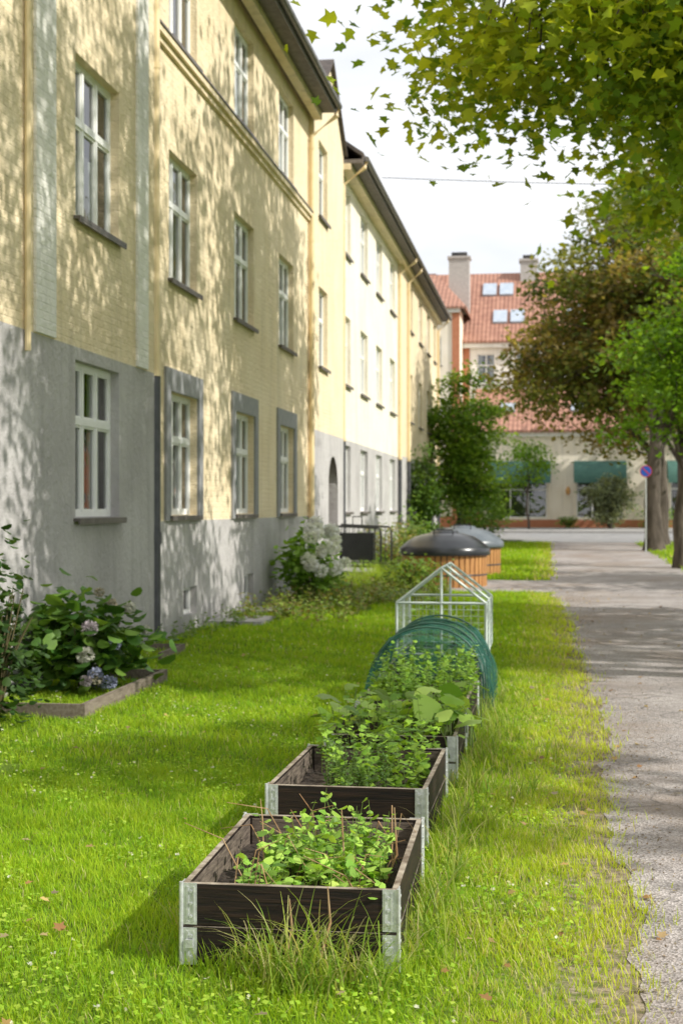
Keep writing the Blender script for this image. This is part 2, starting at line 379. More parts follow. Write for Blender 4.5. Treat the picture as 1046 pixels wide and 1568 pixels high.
def asphalt(name, a, b, dirt, crack=True):
    m, nt, ns, ln = newmat(name)
    out = N(ns,'ShaderNodeOutputMaterial'); p=N(ns,'ShaderNodeBsdfPrincipled'); p.inputs['Roughness'].default_value=.9; p.inputs['Specular IOR Level'].default_value=.25
    tc=N(ns,'ShaderNodeTexCoord')
    n1=N(ns,'ShaderNodeTexNoise'); n1.inputs['Scale'].default_value=.9; n1.inputs['Detail'].default_value=6; n1.inputs['Roughness'].default_value=.65
    vo=N(ns,'ShaderNodeTexVoronoi'); vo.inputs['Scale'].default_value=85
    ln.new(tc.outputs['Object'],n1.inputs['Vector']); ln.new(tc.outputs['Object'],vo.inputs['Vector'])
    cr=N(ns,'ShaderNodeValToRGB'); cr.color_ramp.elements[0].position=.36; cr.color_ramp.elements[1].position=.66
    cr.color_ramp.elements[0].color=c4(a); cr.color_ramp.elements[1].color=c4(b)
    ln.new(n1.outputs['Fac'],cr.inputs[0])
    sep=N(ns,'ShaderNodeSeparateColor'); ln.new(vo.outputs['Color'],sep.inputs[0])
    mr=N(ns,'ShaderNodeMapRange'); mr.inputs[3].default_value=.62; mr.inputs[4].default_value=1.35
    ln.new(sep.outputs[0],mr.inputs[0])
    sc=N(ns,'ShaderNodeVectorMath',operation='SCALE'); ln.new(cr.outputs[0],sc.inputs[0]); ln.new(mr.outputs[0],sc.inputs['Scale'])
    n4=N(ns,'ShaderNodeTexNoise'); n4.inputs['Scale'].default_value=.35; n4.inputs['Detail'].default_value=7; n4.inputs['Roughness'].default_value=.7
    ln.new(tc.outputs['Object'],n4.inputs['Vector'])
    r4=N(ns,'ShaderNodeMapRange'); r4.inputs[1].default_value=.48; r4.inputs[2].default_value=.66; ln.new(n4.outputs['Fac'],r4.inputs[0])
    mx=N(ns,'ShaderNodeMix',data_type='RGBA'); ln.new(r4.outputs[0],mx.inputs[0]); ln.new(sc.outputs[0],mx.inputs[6]); mx.inputs[7].default_value=c4(dirt)
    last=mx.outputs[2]
    if crack:
        n5=N(ns,'ShaderNodeTexNoise'); n5.inputs['Scale'].default_value=2; ln.new(tc.outputs['Object'],n5.inputs['Vector'])
        ad=N(ns,'ShaderNodeMix',data_type='RGBA'); ad.inputs[0].default_value=.25; ln.new(tc.outputs['Object'],ad.inputs[6]); ln.new(n5.outputs['Color'],ad.inputs[7])
        v2=N(ns,'ShaderNodeTexVoronoi',feature='DISTANCE_TO_EDGE'); v2.inputs['Scale'].default_value=1.3; ln.new(ad.outputs[2],v2.inputs['Vector'])
        r5=N(ns,'ShaderNodeMapRange'); r5.inputs[1].default_value=.0; r5.inputs[2].default_value=.012; r5.inputs[3].default_value=.6; r5.inputs[4].default_value=1
        ln.new(v2.outputs['Distance'],r5.inputs[0])
        s2=N(ns,'ShaderNodeVectorMath',operation='SCALE'); ln.new(last,s2.inputs[0]); ln.new(r5.outputs[0],s2.inputs['Scale']); last=s2.outputs[0]
    ln.new(last,p.inputs['Base Color'])
    b1=N(ns,'ShaderNodeBump'); b1.inputs['Distance'].default_value=.006; ln.new(vo.outputs['Distance'],b1.inputs['Height'])
    ln.new(b1.outputs[0],p.inputs['Normal']); ln.new(p.outputs[0],out.inputs[0]); return m
M_PATH = asphalt('worn_path_asphalt',(.27,.245,.235),(.42,.385,.37),(.27,.22,.185))
M_ROAD = asphalt('road_asphalt',(.24,.24,.245),(.33,.33,.33),(.28,.27,.26),False)
def pedge(y):
    y=np.asarray(y,float)
    return .32+.03*np.sin(y*1.3)+.025*np.sin(y*3.1+1)+.02*np.sin(y*7.7)+.015*np.sin(y*17)+.1*np.exp(-((y-12)/3)**2)-.25*np.clip((y-22)/6,0,1)
pv=[];pf=[]
ys=sorted(set([round(-20+.08*i,3) for i in range(int(76/.08)+1)]+[28,56]))
ys=[y for y in ys if y<=56]
for y in ys:
    z=H(y)+.004; r=3.35+.1*math.sin(y*.9)+.05*math.sin(y*4)
    pv+= [(float(pedge(y)),y,z),(r,y,z)]
for i in range(len(ys)-1): pf.append((2*i,2*i+1,2*i+3,2*i+2))
me=bpy.data.meshes.new('footpath'); me.from_pydata(pv,[],pf); me.materials.append(M_PATH); COL.objects.link(bpy.data.objects.new('footpath',me))
sp=MB()
xs_=[float(x) for x in np.linspace(-3.4,.5,40)]
for x in xs_:
    y0=28.6+.08*math.sin(x*5)+.1*math.sin(x*2); y1=32.3+.1*math.sin(x*4+1)
    sp.v+=[(x,y0,H(y0)+.008),(x,y1,H(y1)+.008)]
for i in range(39): sp.f.append((2*i,2*i+2,2*i+3,2*i+1));sp.m.append(0)
sp.build('bin_access_path',[M_PATH])
def strip(name,x0,x1,y0,y1,m,dz):
    mb=MB(); mb.quad([(x0,y0,H(y0)+dz),(x1,y0,H(y0)+dz),(x1,y1,H(y1)+dz),(x0,y1,H(y1)+dz)]); return mb.build(name,[m])
strip('road',-120,120,56.2,68,M_ROAD,.012)
mk=MB()
for i in range(-20,20):
    mk.quad([(i*6,62.04,H(62.04)+.016),(i*6+3,62.04,H(62.04)+.016),(i*6+3,62.16,H(62.16)+.016),(i*6,62.16,H(62.16)+.016)])
mk.build('road_marking',[mat('road_paint',(.7,.7,.68),(.55,.55,.53),6)])
M_KERB=mat('kerb_granite',(.3,.29,.28),(.4,.39,.38),20,.85,.004,60)
kb=MB()
for x in range(-60,60):
    kb.box(x,x+.985,68,68.18,.3,H(68)+.13)
    if x<-1 or x>3: kb.box(x,x+.985,55.95,56.19,.1,H(56)+.11)
kb.build('kerb',[M_KERB])
M_PAVE=mat('pavement_concrete',(.3,.29,.28),(.38,.37,.355),3,.9,.004,50)
mb=MB(); mb.box8([(-60,68.185,.3),(-60,75.5,.3),(60,75.5,.3),(60,68.185,.3),(-60,68.185,H(68.2)+.12),(-60,75.5,H(75.5)+.09),(60,75.5,H(75.5)+.09),(60,68.185,H(68.2)+.12)]); mb.build('pavement',[M_PAVE])

# ---------------------------------------------------------------- grass
BEDS=[(-1.35,5.13),(-1.39,7.0),(-1.36,8.62),(-1.37,10.2),(-1.40,11.8),(-1.40,13.4)]
BW,BL,BH=.8,1.2,.31
def vnoise(x,y,s,ph):
    return (np.sin(x*s+ph)*np.cos(y*s*1.13+ph*2)+np.sin(x*s*2.3+y*s*1.7+ph*3)*.6+np.sin(y*s*3.7-x*s*2.1+ph)*.35)/1.95
def grass(n,x0,x1,y0,y1,hm,wd,lean=.5,right=False):
    x=rng.uniform(x0,x1,n); y=rng.uniform(y0,y1,n)
    pe=pedge(y)
    if not right:
        edge=rng.normal(-.02,.08,n)+.05*vnoise(x,y,6,3)
        keep=(x<pe+edge)&(x>-4.78)&~((y>28.5)&(y<32.4)&(x>-3.3))
        keep&=~((x>pe-.3)&(rng.random(n)<.15+.55*(vnoise(x,y,4,1)>0.2)))
        keep&=(y<55.9)
    else:
        keep=(x>3.3+rng.normal(0,.06,n))&(y<55.9)
    for bx,by in BEDS: keep&=~((x>bx-.005)&(x<bx+BW+.005)&(y>by-.005)&(y<by+BL+.005))
    x=x[keep];y=y[keep];n=len(x)
    z=HV(y)
    nz=vnoise(x,y,1.1,.7); nz2=vnoise(x,y,4.3,2.1); nz3=vnoise(x,y,9.1,5.3)
    h_=hm*(.5+1.0*rng.random(n))*(1+.35*nz2+.25*nz3); 
    nb=np.zeros(n)
    for bx,by in BEDS:
        dx=np.maximum(np.maximum(bx-x,x-bx-BW),0);dy=np.maximum(np.maximum(by-y,y-by-BL),0); d=np.hypot(dx,dy); nb=np.maximum(nb,np.exp(-d/.07))
    h_*=1+1.4*nb
    hd=rng.random(n)*6.283; l=lean*(.3+rng.random(n)); w=wd*(.6+.8*rng.random(n))
    dirx=np.cos(hd);diry=np.sin(hd); sx=-diry;sy=dirx
    hz=h_/np.sqrt(1+l*l)
    V=np.zeros((n,5,3))
    def put(i,f,ww,curve):
        V[:,i,0]=x+dirx*h_*l*curve+sx*w*ww; V[:,i,1]=y+diry*h_*l*curve+sy*w*ww; V[:,i,2]=z+hz*f
    put(0,-.05,-.5,0);put(1,-.05,.5,0);put(2,.55,-.38,.35);put(3,.55,.38,.35);put(4,1,.0,1.0)
    T=np.array([(0,1,3),(0,3,2),(2,3,4)])[None]+(np.arange(n)*5)[:,None,None]
    base=np.array([.33,.55,.022]);yel=np.array([.58,.66,.055]);dk=np.array([.16,.34,.018]);dry=np.array([.7,.62,.32])
    t=np.clip(.45+.38*nz+.2*nz3+.25*rng.standard_normal(n),0,1)[:,None]
    c=dk*(1-t)+base*t
    yy=np.clip((x+.55)*1.2,0,1)*(not right)*.6+.22+.22*nz2
    yy=np.clip(yy+.2*rng.standard_normal(n),0,1)[:,None]
    c=c*(1-yy)+yel*yy
    dm=(rng.random(n)<(.03+.14*((x>-.4)&(not right))))
    c[dm]=dry*(.7+.5*rng.random((dm.sum(),1)))
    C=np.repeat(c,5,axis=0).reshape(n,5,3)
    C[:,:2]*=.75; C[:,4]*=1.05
    C=np.clip(C,0,.8)
    return V.reshape(-1,3),T.reshape(-1,3),C.reshape(-1,3)
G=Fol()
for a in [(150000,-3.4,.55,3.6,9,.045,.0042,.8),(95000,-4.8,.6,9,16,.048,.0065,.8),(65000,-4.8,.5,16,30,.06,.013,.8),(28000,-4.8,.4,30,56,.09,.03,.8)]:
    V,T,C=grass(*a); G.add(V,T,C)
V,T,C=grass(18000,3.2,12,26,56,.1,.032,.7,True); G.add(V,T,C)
n=46000
cx=rng.uniform(-4.5,.15,n);cy=3.8+rng.random(n)**1.5*13
k=(vnoise(cx,cy,2.1,4)>-.1+.4*rng.random(n))
for bx,by in BEDS: k&=~((cx>bx-.01)&(cx<bx+BW+.01)&(cy>by-.01)&(cy<by+BL+.01))
cx=cx[k];cy=cy[k];n=len(cx)
G.leaves(np.stack([cx,cy,rng.uniform(.02,.055,n)],1),rng.uniform(.012,.026,n),rng.random(n)*6.28,rng.normal(.1,.3,n),rng.normal(0,.3,n),LD,pal(n,[(.24,.44,.035),(.36,.55,.05),(.48,.62,.09)],.15).clip(0,.8),0,1.5)
n=900
cx=rng.uniform(-4.5,.1,n);cy=4+rng.random(n)**1.3*14;k=(vnoise(cx,cy,2.1,4)>.15)
for bx,by in BEDS: k&=~((cx>bx-.01)&(cx<bx+BW+.01)&(cy>by-.01)&(cy<by+BL+.01))
cx=cx[k];cy=cy[k];m_=len(cx)
for q in range(3): G.leaves(np.stack([cx,cy,np.full(m_,.06)],1),np.full(m_,.013),rng.random(m_)*6.28,rng.normal(.5,.4,m_),rng.normal(0,.5,m_),LD,pal(m_,[(.7,.7,.62),(.8,.8,.74)],.05),0,1.8)
G.build('grass',[M_GRASS])

def tufts(name,centers,nb,hh,spread,cols,wd=.006):
    F=Fol()
    for (cx,cy,cz,sc) in centers:
        m=int(nb*sc)
        x=cx+rng.normal(0,spread*sc,m);y=cy+rng.normal(0,spread*.6*sc,m);hd=rng.random(m)*6.283;L=hh*sc*(.5+.7*rng.random(m))
        ln_=.3+.9*rng.random(m)
        S=6;V=np.zeros((m,S*2,3))
        for i in range(S):
            t=i/(S-1); out_=L*ln_*t**1.7*.8; zz=L*(t-.42*ln_*t**2.6); w=wd*(1-t**1.5)*.5+.0004
            px=x+np.cos(hd)*out_;py=y+np.sin(hd)*out_
            V[:,2*i,0]=px-np.sin(hd)*w;V[:,2*i,1]=py+np.cos(hd)*w;V[:,2*i,2]=cz+zz
            V[:,2*i+1,0]=px+np.sin(hd)*w;V[:,2*i+1,1]=py-np.cos(hd)*w;V[:,2*i+1,2]=cz+zz
        t=[]
        for i in range(S-1): t+=[(2*i,2*i+1,2*i+3),(2*i,2*i+3,2*i+2)]
        T=np.array(t)[None]+(np.arange(m)*S*2)[:,None,None]
        F.add(V.reshape(-1,3),T.reshape(-1,3),np.repeat(pal(m,cols),S*2,axis=0).clip(0,.8))
    return F.build(name,[M_GRASS])
GC=[(.16,.30,.03),(.26,.40,.05),(.38,.46,.08),(.5,.46,.22)]
cs=[(-1.0,5.03,0,1.0),(-.85,4.98,0,1.3),(-.72,5.0,0,1.15),(-.93,4.93,0,1.0),(-.62,5.03,0,.6),(-1.15,5.05,0,.55),(-.78,4.88,0,1.1),(-.88,4.86,0,.9),(-.6,4.9,0,.7)]
cs+=[(-.5,5.3+i*.22,0,.65+.3*R.random()) for i in range(5)]
cs+=[(-.5+R.uniform(-.02,.1),6.4+i*.27,0,.7+.3*R.random()) for i in range(24)]
cs+=[(-1.42+R.uniform(-.06,.02),5.2+i*.35,0,.4+.25*R.random()) for i in range(20)]
cs+=[(-.2,8.2,0,.8),(-.1,8.5,0,.7),(.05,9.6,0,.7),(-.25,10.4,0,.8),(.1,7.2,0,.5),(-.3,7.6,0,.7)]
tufts('tall_grass',cs,44,.30,.06,GC,.0065)

# ---------------------------------------------------------------- raised beds
def woodmat():
    m, nt, ns, ln = newmat('stained_planks')
    out=N(ns,'ShaderNodeOutputMaterial');p=N(ns,'ShaderNodeBsdfPrincipled');p.inputs['Roughness'].default_value=.65;p.inputs['Specular IOR Level'].default_value=.3
    tc=N(ns,'ShaderNodeTexCoord');geo=N(ns,'ShaderNodeNewGeometry');sep=N(ns,'ShaderNodeSeparateXYZ');ln.new(geo.outputs['Normal'],sep.inputs[0])
    mp=N(ns,'ShaderNodeMapping');mp.inputs['Scale'].default_value=(1.5,1.5,28);ln.new(tc.outputs['Object'],mp.inputs[0])
    nz=N(ns,'ShaderNodeTexNoise');nz.inputs['Scale'].default_value=3;nz.inputs['Detail'].default_value=8;nz.inputs['Distortion'].default_value=.6;ln.new(mp.outputs[0],nz.inputs['Vector'])
    cr=N(ns,'ShaderNodeValToRGB');e=cr.color_ramp.elements;e[0].position=.4;e[1].position=.78;e[0].color=(.007,.005,.0045,1);e[1].color=(.04,.022,.014,1)
    ln.new(nz.outputs['Fac'],cr.inputs[0])
    n2=N(ns,'ShaderNodeTexNoise');n2.inputs['Scale'].default_value=14;n2.inputs['Detail'].default_value=6;ln.new(tc.outputs['Object'],n2.inputs['Vector'])
    c2=N(ns,'ShaderNodeValToRGB');e=c2.color_ramp.elements;e[0].position=.35;e[1].position=.65;e[0].color=(.14,.105,.075,1);e[1].color=(.4,.35,.28,1);ln.new(n2.outputs['Fac'],c2.inputs[0])
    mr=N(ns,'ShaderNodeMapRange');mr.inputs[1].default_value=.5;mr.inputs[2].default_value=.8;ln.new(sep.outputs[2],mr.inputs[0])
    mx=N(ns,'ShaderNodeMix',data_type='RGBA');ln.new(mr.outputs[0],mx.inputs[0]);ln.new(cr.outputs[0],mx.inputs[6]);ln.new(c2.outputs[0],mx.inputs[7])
    ln.new(mx.outputs[2],p.inputs['Base Color'])
    b=N(ns,'ShaderNodeBump');b.inputs['Distance'].default_value=.003;ln.new(nz.outputs['Fac'],b.inputs['Height']);ln.new(b.outputs[0],p.inputs['Normal'])
    ln.new(p.outputs[0],out.inputs[0]);return m
M_PLANK=woodmat()
M_INNER=mat('weathered_plank_inside',(.05,.036,.028),(.19,.15,.115),5,.85,.003,20,(1.5,1.5,14))
M_ZINC=mat('galvanised_steel',(.5,.52,.53),(.72,.74,.75),30,.45,.001,60,metal=.55)
M_SOIL=mat('soil',(.022,.015,.010),(.055,.038,.026),14,.98,.03,25)
def bed(x0,y0,soil=.2,rot=0.0,h=BH):
    e=empty('raised_garden_bed')
    t=.024;x1=x0+BW;y1=y0+BL
    w=MB()
    hh=[(0.0,h/2-.003),(h/2+.002,h)]
    for (a,b) in hh:
        w.box(x0+.002,x1-.002,y0,y0+t,a,b,0); w.box(x0+.002,x1-.002,y1-t,y1,a,b,0)
        w.box(x0,x0+t,y0+t+.001,y1-t-.001,a,b,0); w.box(x1-t,x1,y0+t+.001,y1-t-.001,a,b,0)
    l=.004
    w.box(x0+t+.001,x0+t+l,y0+t+.01,y1-t-.01,.02,h-.012,1); w.box(x1-t-l,x1-t-.001,y0+t+.01,y1-t-.01,.02,h-.012,1)
    w.box(x0+t+.01,x1-t-.01,y0+t+.001,y0+t+l,.02,h-.014,1); w.box(x0+t+.01,x1-t-.01,y1-t-l,y1-t-.001,.02,h-.014,1)
    o=w.build('planks',[M_PLANK,M_INNER],e)
    bv=o.modifiers.new('b','BEVEL');bv.width=.0025;bv.segments=1
    b=MB()
    for cx,sx in ((x0,-1),(x1,1)):
        for cy,sy in ((y0,-1),(y1,1)):
            for (a,c) in ((.01,h/2-.008),(h/2+.004,h+.002)):
                xa,xb=sorted((cx+sx*.0035,cx)); ya,yb=sorted((cy-sy*.002,cy-sy*.056))
                b.box(xa,xb,ya,yb,a,c)
                ya,yb=sorted((cy+sy*.0035,cy)); xa,xb=sorted((cx-sx*.002,cx-sx*.056))
                b.box(xa,xb,ya,yb,a,c)
                xa,xb=sorted((cx-sx*.018,cx-sx*.025)); ya,yb=sorted((cy+sy*.0065,cy+sy*.003)); b.box(xa,xb,ya,yb,a+.012,c-.012)
                xa,xb=sorted((cx-sx*.042,cx-sx*.048)); b.box(xa,xb,ya,yb,a+.012,c-.012)
                for zz in (a+.03,(a+c)/2,c-.03):
                    b.tube([(cx-sx*.034,cy+sy*.003,zz),(cx-sx*.034,cy+sy*.009,zz)],.006,8)
                    b.tube([(cx+sx*.003,cy-sy*.034,zz),(cx+sx*.009,cy-sy*.034,zz)],.006,8)
            b.tube([(cx+sx*.003,cy+sy*.003,.01),(cx+sx*.003,cy+sy*.003,h+.006)],.0075,8)
            b.box(cx-sx*.03-.014,cx-sx*.03+.014,cy+sy*.011-.004,cy+sy*.011+.004,.075,.105)
    b.build('corner_brackets',[M_ZINC],e)
    sm=MB();nx,ny=14,20
    gx=np.linspace(x0+t+l+.001,x1-t-l-.001,nx);gy=np.linspace(y0+t+l+.001,y1-t-l-.001,ny)
    for j in range(ny):
        for i in range(nx): sm.v.append((gx[i],gy[j],soil+.018*math.sin(i*1.3+j*.9)+R.uniform(-.012,.012)))
    for j in range(ny-1):
        for i in range(nx-1): sm.f.append((j*nx+i,j*nx+i+1,(j+1)*nx+i+1,(j+1)*nx+i));sm.m.append(0)
    sm.build('soil',[M_SOIL],e,True)
    c=Vector((x0+BW/2,y0+BL/2,0)); e.matrix_world=Matrix.Translation(c)@Matrix.Rotation(rot,4,'Z')@Matrix.Translation(-c)
    return e
rots=[.015,-.01,.012,-.015,.01,0]
for (bx,by),r_ in zip(BEDS,rots): bed(bx,by,.19,r_)

def plants(name,x0,x1,y0,y1,z0,ns,hmin,hmax,nl,ls,tpl,cols,lean=.25,lo=.35,pm=.1,stemcol=(.16,.24,.05),sr=.0025,terr=False,wm=1.0,mats=None):
    F=Fol();mb=MB()
    P=[];S=[];Hd=[];Pt=[]
    for i in range(ns):
        x=R.uniform(x0,x1);y=R.uniform(y0,y1);zb=z0+(H(y) if terr else 0);hh=R.uniform(hmin,hmax)
        a=R.uniform(0,6.283);l=R.gauss(0,lean)*hh
        p0=Vector((x,y,zb-.02));p2=Vector((x+math.cos(a)*l,y+math.sin(a)*l,zb+hh));p1=p0.lerp(p2,.5)+Vector((-math.cos(a)*l*.2,-math.sin(a)*l*.2,0))
        mb.tube([p0,p1,p2],[sr,sr*.8,sr*.4],3,cap=False)
        for k in range(nl):
            t=lo+(1-lo)*(k+.5+R.uniform(-.4,.4))/nl if nl>1 else 1.0
            q=(p0.lerp(p1,t*2) if t<.5 else p1.lerp(p2,(t-.5)*2))
            h2=k*2.4+R.uniform(-.5,.5)+a
            P.append(q);Hd.append(h2);S.append(ls*R.uniform(.55,1.25)*(1.15-.45*t));Pt.append(pm+R.gauss(0,.35))
    P=np.array([tuple(p) for p in P]);n=len(P)
    Hd=np.array(Hd);S=np.array(S)
    F.mb(mb,stemcol,1)
    F.leaves(P,S,Hd,np.array(Pt),rng.normal(0,.3,n),tpl,pal(n,[tuple(1.5*v for v in c) for c in cols],.22).clip(0,.8),0,wm)
    return F.build(name,mats or [M_LEAF2,M_STEM])
HERB=[(.09,.18,.02),(.15,.27,.03),(.22,.35,.045)]
b=BEDS[0]; plants('strawberry_plants',b[0]+.16,b[0]+.68,b[1]+.1,b[1]+.95,.19,125,.05,.19,4,.055,LR,[(.10,.22,.03),(.19,.34,.05),(.30,.45,.08)],.5,.5,.2)
plants('radish_plants',b[0]+.3,b[0]+.70,b[1]+.25,b[1]+1.0,.19,46,.14,.30,7,.052,LO,[(.12,.23,.03),(.24,.36,.06)],.35,.2,.3)
mb=MB()
for i in range(34):
    x=b[0]+R.uniform(.15,.75);y=b[1]+R.uniform(.05,1.0);a=R.uniform(0,6.28);L=R.uniform(.12,.34);l=R.uniform(.1,.35)
    mb.tube([(x,y,.17),(x+math.cos(a)*l*.4,y+math.sin(a)*l*.4,.18+L*.7),(x+math.cos(a)*l,y+math.sin(a)*l,.18+L*R.uniform(.3,1))],[.0035,.0025,.0012],5)
for (x,y,x2,y2,zt) in ((-.83,5.0,-.79,5.08,.33),(-.86,5.55,-.8,5.5,.52),(-.72,5.7,-.62,5.75,.48),(-.95,5.02,-.93,5.08,.28)):
    mb.tube([(x,y,.0),(x2+.01,y2,zt*.6),(x2,y2,zt)],[.006,.005,.002],5)
mb.build('dried_plant_stalks',[mat('dry_stalk',(.30,.16,.07),(.42,.30,.16),10)])
b=BEDS[1]; plants('potato_plants',b[0]+.25,b[0]+.72,b[1]+.3,b[1]+1.1,.18,40,.12,.36,10,.06,LO,HERB,.3,.2,.1)
plants('rosemary_plants',b[0]+.2,b[0]+.55,b[1]+.15,b[1]+.9,.18,50,.12,.3,24,.028,LD,[(.07,.14,.03),(.11,.19,.05)],.2,.15,.3)
plants('tomato_plants',b[0]+.1,b[0]+.76,b[1]+.8,b[1]+1.6,.18,20,.25,.44,11,.07,LM,HERB,.25,.3,-.1)
b=BEDS[2]; plants('squash_plants',b[0]-.05,b[0]+.85,b[1]+.0,b[1]+1.2,.2,44,.08,.27,1,.22,LR,[(.10,.21,.03),(.2,.33,.05),(.28,.4,.09)],.6,.9,.05,(.2,.28,.09),.006)
plants('squash_plants',b[0]+.35,b[0]+.9,b[1]+.3,b[1]+1.5,.2,24,.12,.32,1,.25,LR,[(.16,.28,.035),(.25,.37,.07)],.35,.9,-.3,(.2,.28,.09),.006)
plants('chard_plants',b[0]+.0,b[0]+.8,b[1]+.1,b[1]+1.2,.2,46,.12,.3,6,.07,LO,HERB,.3,.2,.3)
b=BEDS[3]; plants('lemon_balm_plants',b[0]+.05,b[0]+.8,b[1]+.1,b[1]+1.2,.2,100,.22,.46,16,.055,LO,[(.12,.23,.03),(.2,.32,.045)],.15,.15,.1)
b=BEDS[4]; plants('kale_plants',b[0]+.1,b[0]+.7,b[1]+.1,b[1]+1.1,.2,30,.15,.35,6,.1,LO,HERB,.3,.2,.3)
b=BEDS[5]; plants('basil_plants',b[0]+.1,b[0]+.7,b[1]+.1,b[1]+1.1,.2,34,.3,.66,14,.075,LO,[(.14,.25,.03),(.2,.32,.045)],.12,.15,.1)
e=empty('garden_net_tunnel'); b=BEDS[4]
M_NET=filmmat('green_netting',(.01,.10,.07),.5,.8); M_HOOP=mat('hoop_plastic',(.02,.07,.05),(.03,.09,.06),5,.5)
def arch(t): return max(0.0,math.sin(t))**.6
mb=MB();hoops=MB();nA=26;ys_=[float(v) for v in np.linspace(b[1]-.08,b[1]+1.3,18)];rings=[]
for j,y in enumerate(ys_):
    r=[]
    for i in range(nA+1):
        t=math.pi*i/nA; rr_=1+.03*math.sin(j*1.9+i*.8)+.035*R.random()
        sag=1-.05*abs(math.sin((y-b[1])*math.pi/.43))
        end=.86 if j in (0,17) else sag
        r.append(len(mb.v)); mb.v.append((b[0]+.41-math.cos(t)*.46*rr_*(1+.12*(1-math.sin(t))), y+.02*R.random(), .03+arch(t)*.66*rr_*end))
    rings.append(r)
for j in range(17):
    for i in range(nA): mb.f.append((rings[j][i],rings[j][i+1],rings[j+1][i+1],rings[j+1][i]));mb.m.append(0)
mb.f.append(tuple(rings[0]));mb.m.append(0)
mb.build('net',[M_NET],e,False)
for y in (b[1]-.05,b[1]+.38,b[1]+.8,b[1]+1.25):
    hoops.tube([(b[0]+.41-math.cos(math.pi*i/16)*.465,y,.03+arch(math.pi*i/16)*.68) for i in range(17)],.009,6)
hoops.build('hoops',[M_HOOP],e,True)
e=empty('mini_greenhouse'); b=BEDS[5]; x0,x1,y0,y1=b[0]-.02,b[0]+.82,b[1]-.02,b[1]+1.22;ze,za=.80,1.13;xm=(x0+x1)/2;zb=.315
M_FR=mat('greenhouse_frame',(.45,.53,.48),(.55,.62,.58),6,.5);M_FILM=filmmat('clear_film',(.5,.68,.6),.08,.4)
fr=MB();g=MB()
def bar(p,q,r=.013): fr.tube([p,q],r,4)
for y in (y0,(y0+y1)/2,y1):
    bar((x0,y,zb),(x0,y,ze));bar((x1,y,zb),(x1,y,ze));bar((x0,y,ze),(xm,y,za));bar((xm,y,za),(x1,y,ze))
    if y!=(y0+y1)/2: bar((x0,y,ze-.001),(x1,y,ze-.001));bar((x0,y,zb),(x1,y,zb));bar((xm,y,zb),(xm,y,za))
for (x,z) in ((x0,zb),(x1,zb),(x0,ze),(x1,ze),(xm,za)): bar((x,y0,z),(x,y1,z),.011)
for k in range(1,12):
    x=x0+(x1-x0)*k/12
    if k!=6:
        fr.tube([(x,y0-.002,zb),(x,y0-.002,ze)],.002,3);fr.tube([(x,y1+.002,zb),(x,y1+.002,ze)],.002,3)
for k in range(1,8):
    z=zb+(ze-zb)*k/8; fr.tube([(x0,y0-.004,z),(x1,y0-.004,z)],.002,3);fr.tube([(x0-.004,y0,z),(x0-.004,y1,z)],.002,3);fr.tube([(x1+.004,y0,z),(x1+.004,y1,z)],.002,3)
for k in range(1,16):
    y=y0+(y1-y0)*k/16; fr.tube([(x0-.002,y,zb),(x0-.002,y,ze)],.002,3);fr.tube([(x1+.002,y,zb),(x1+.002,y,ze)],.002,3)
g.quad([(x0,y0,ze),(x0,y1,ze),(xm,y1,za),(xm,y0,za)]);g.quad([(x1,y0,ze),(x1,y1,ze),(xm,y1,za),(xm,y0,za)])
g.quad([(x0,y0,zb),(x0,y1,zb),(x0,y1,ze),(x0,y0,ze)]);g.quad([(x1,y0,zb),(x1,y1,zb),(x1,y1,ze),(x1,y0,ze)])
fr.build('frame',[M_FR],e);g.build('panels',[M_FILM],e)

# ---------------------------------------------------------------- bushes
def bush(name,c,rad,nl,ls,cols,tpl,flowers=0,fcol=((.7,.75,.6),),fr=.09,fz=(.3,1.0),seed=1,nstem=18):
    r=np.random.default_rng(seed);F=Fol();mb=MB()
    c=np.array(c)
    for i in range(nstem):
        a=R.uniform(0,6.28);t=R.uniform(.3,.85)
        mb.tube([(c[0],c[1],c[2]-rad[2]),(c[0]+math.cos(a)*rad[0]*t*.5,c[1]+math.sin(a)*rad[1]*t*.5,c[2]-.2*rad[2]),(c[0]+math.cos(a)*rad[0]*t,c[1]+math.sin(a)*rad[1]*t,c[2]+rad[2]*.5*R.random())],[.012,.009,.004],4,cap=False)
    F.mb(mb,(.12,.1,.05),1)
    nc=26;d=r.standard_normal((nc,3));d/=np.linalg.norm(d,axis=1)[:,None];cc=c+d*np.array(rad)*(r.random((nc,1))**.4)*.8
    ci=r.integers(0,nc,nl);pos=cc[ci]+r.standard_normal((nl,3))*np.array(rad)*.22
    pos[:,2]=np.maximum(pos[:,2],c[2]-rad[2]+.03)
    od=pos-c
    F.leaves(pos,ls*(.6+.7*r.random(nl)),np.arctan2(od[:,1],od[:,0])+r.normal(0,.7,nl),r.normal(-.15,.4,nl),r.normal(0,.35,nl),tpl,pal(nl,[tuple(1.5*v for v in c_) for c_ in cols]),0)
    for k in range(flowers):
        d=r.standard_normal(3);d[2]=abs(d[2])*(fz[1])-fz[0];d[0]=abs(d[0])*.9+.1*d[0]
        if r.random()<.6: d[1]=-abs(d[1])
        d/=np.linalg.norm(d)
        fc=c+d*np.array(rad)*(.95+.12*r.random()); fc[2]=max(fc[2],c[2]-rad[2]+.1)
        m=150;q=r.standard_normal((m,3));q/=np.linalg.norm(q,axis=1)[:,None];fr_=fr*(.7+.5*r.random())
        pp=fc+q*fr_*np.array([1,1,.8]);col=np.array(fcol[r.integers(0,len(fcol))])*(1+.1*r.standard_normal((m,1)))
        F.leaves(pp,np.full(m,fr_*.5),np.arctan2(q[:,1],q[:,0])+1.57,r.normal(0,.5,m),1.2*q[:,2]+r.normal(0,.4,m),LD,col.clip(0,.95),2,1.6)
    return F.build(name,[M_LEAF2,M_STEM,M_PETAL])
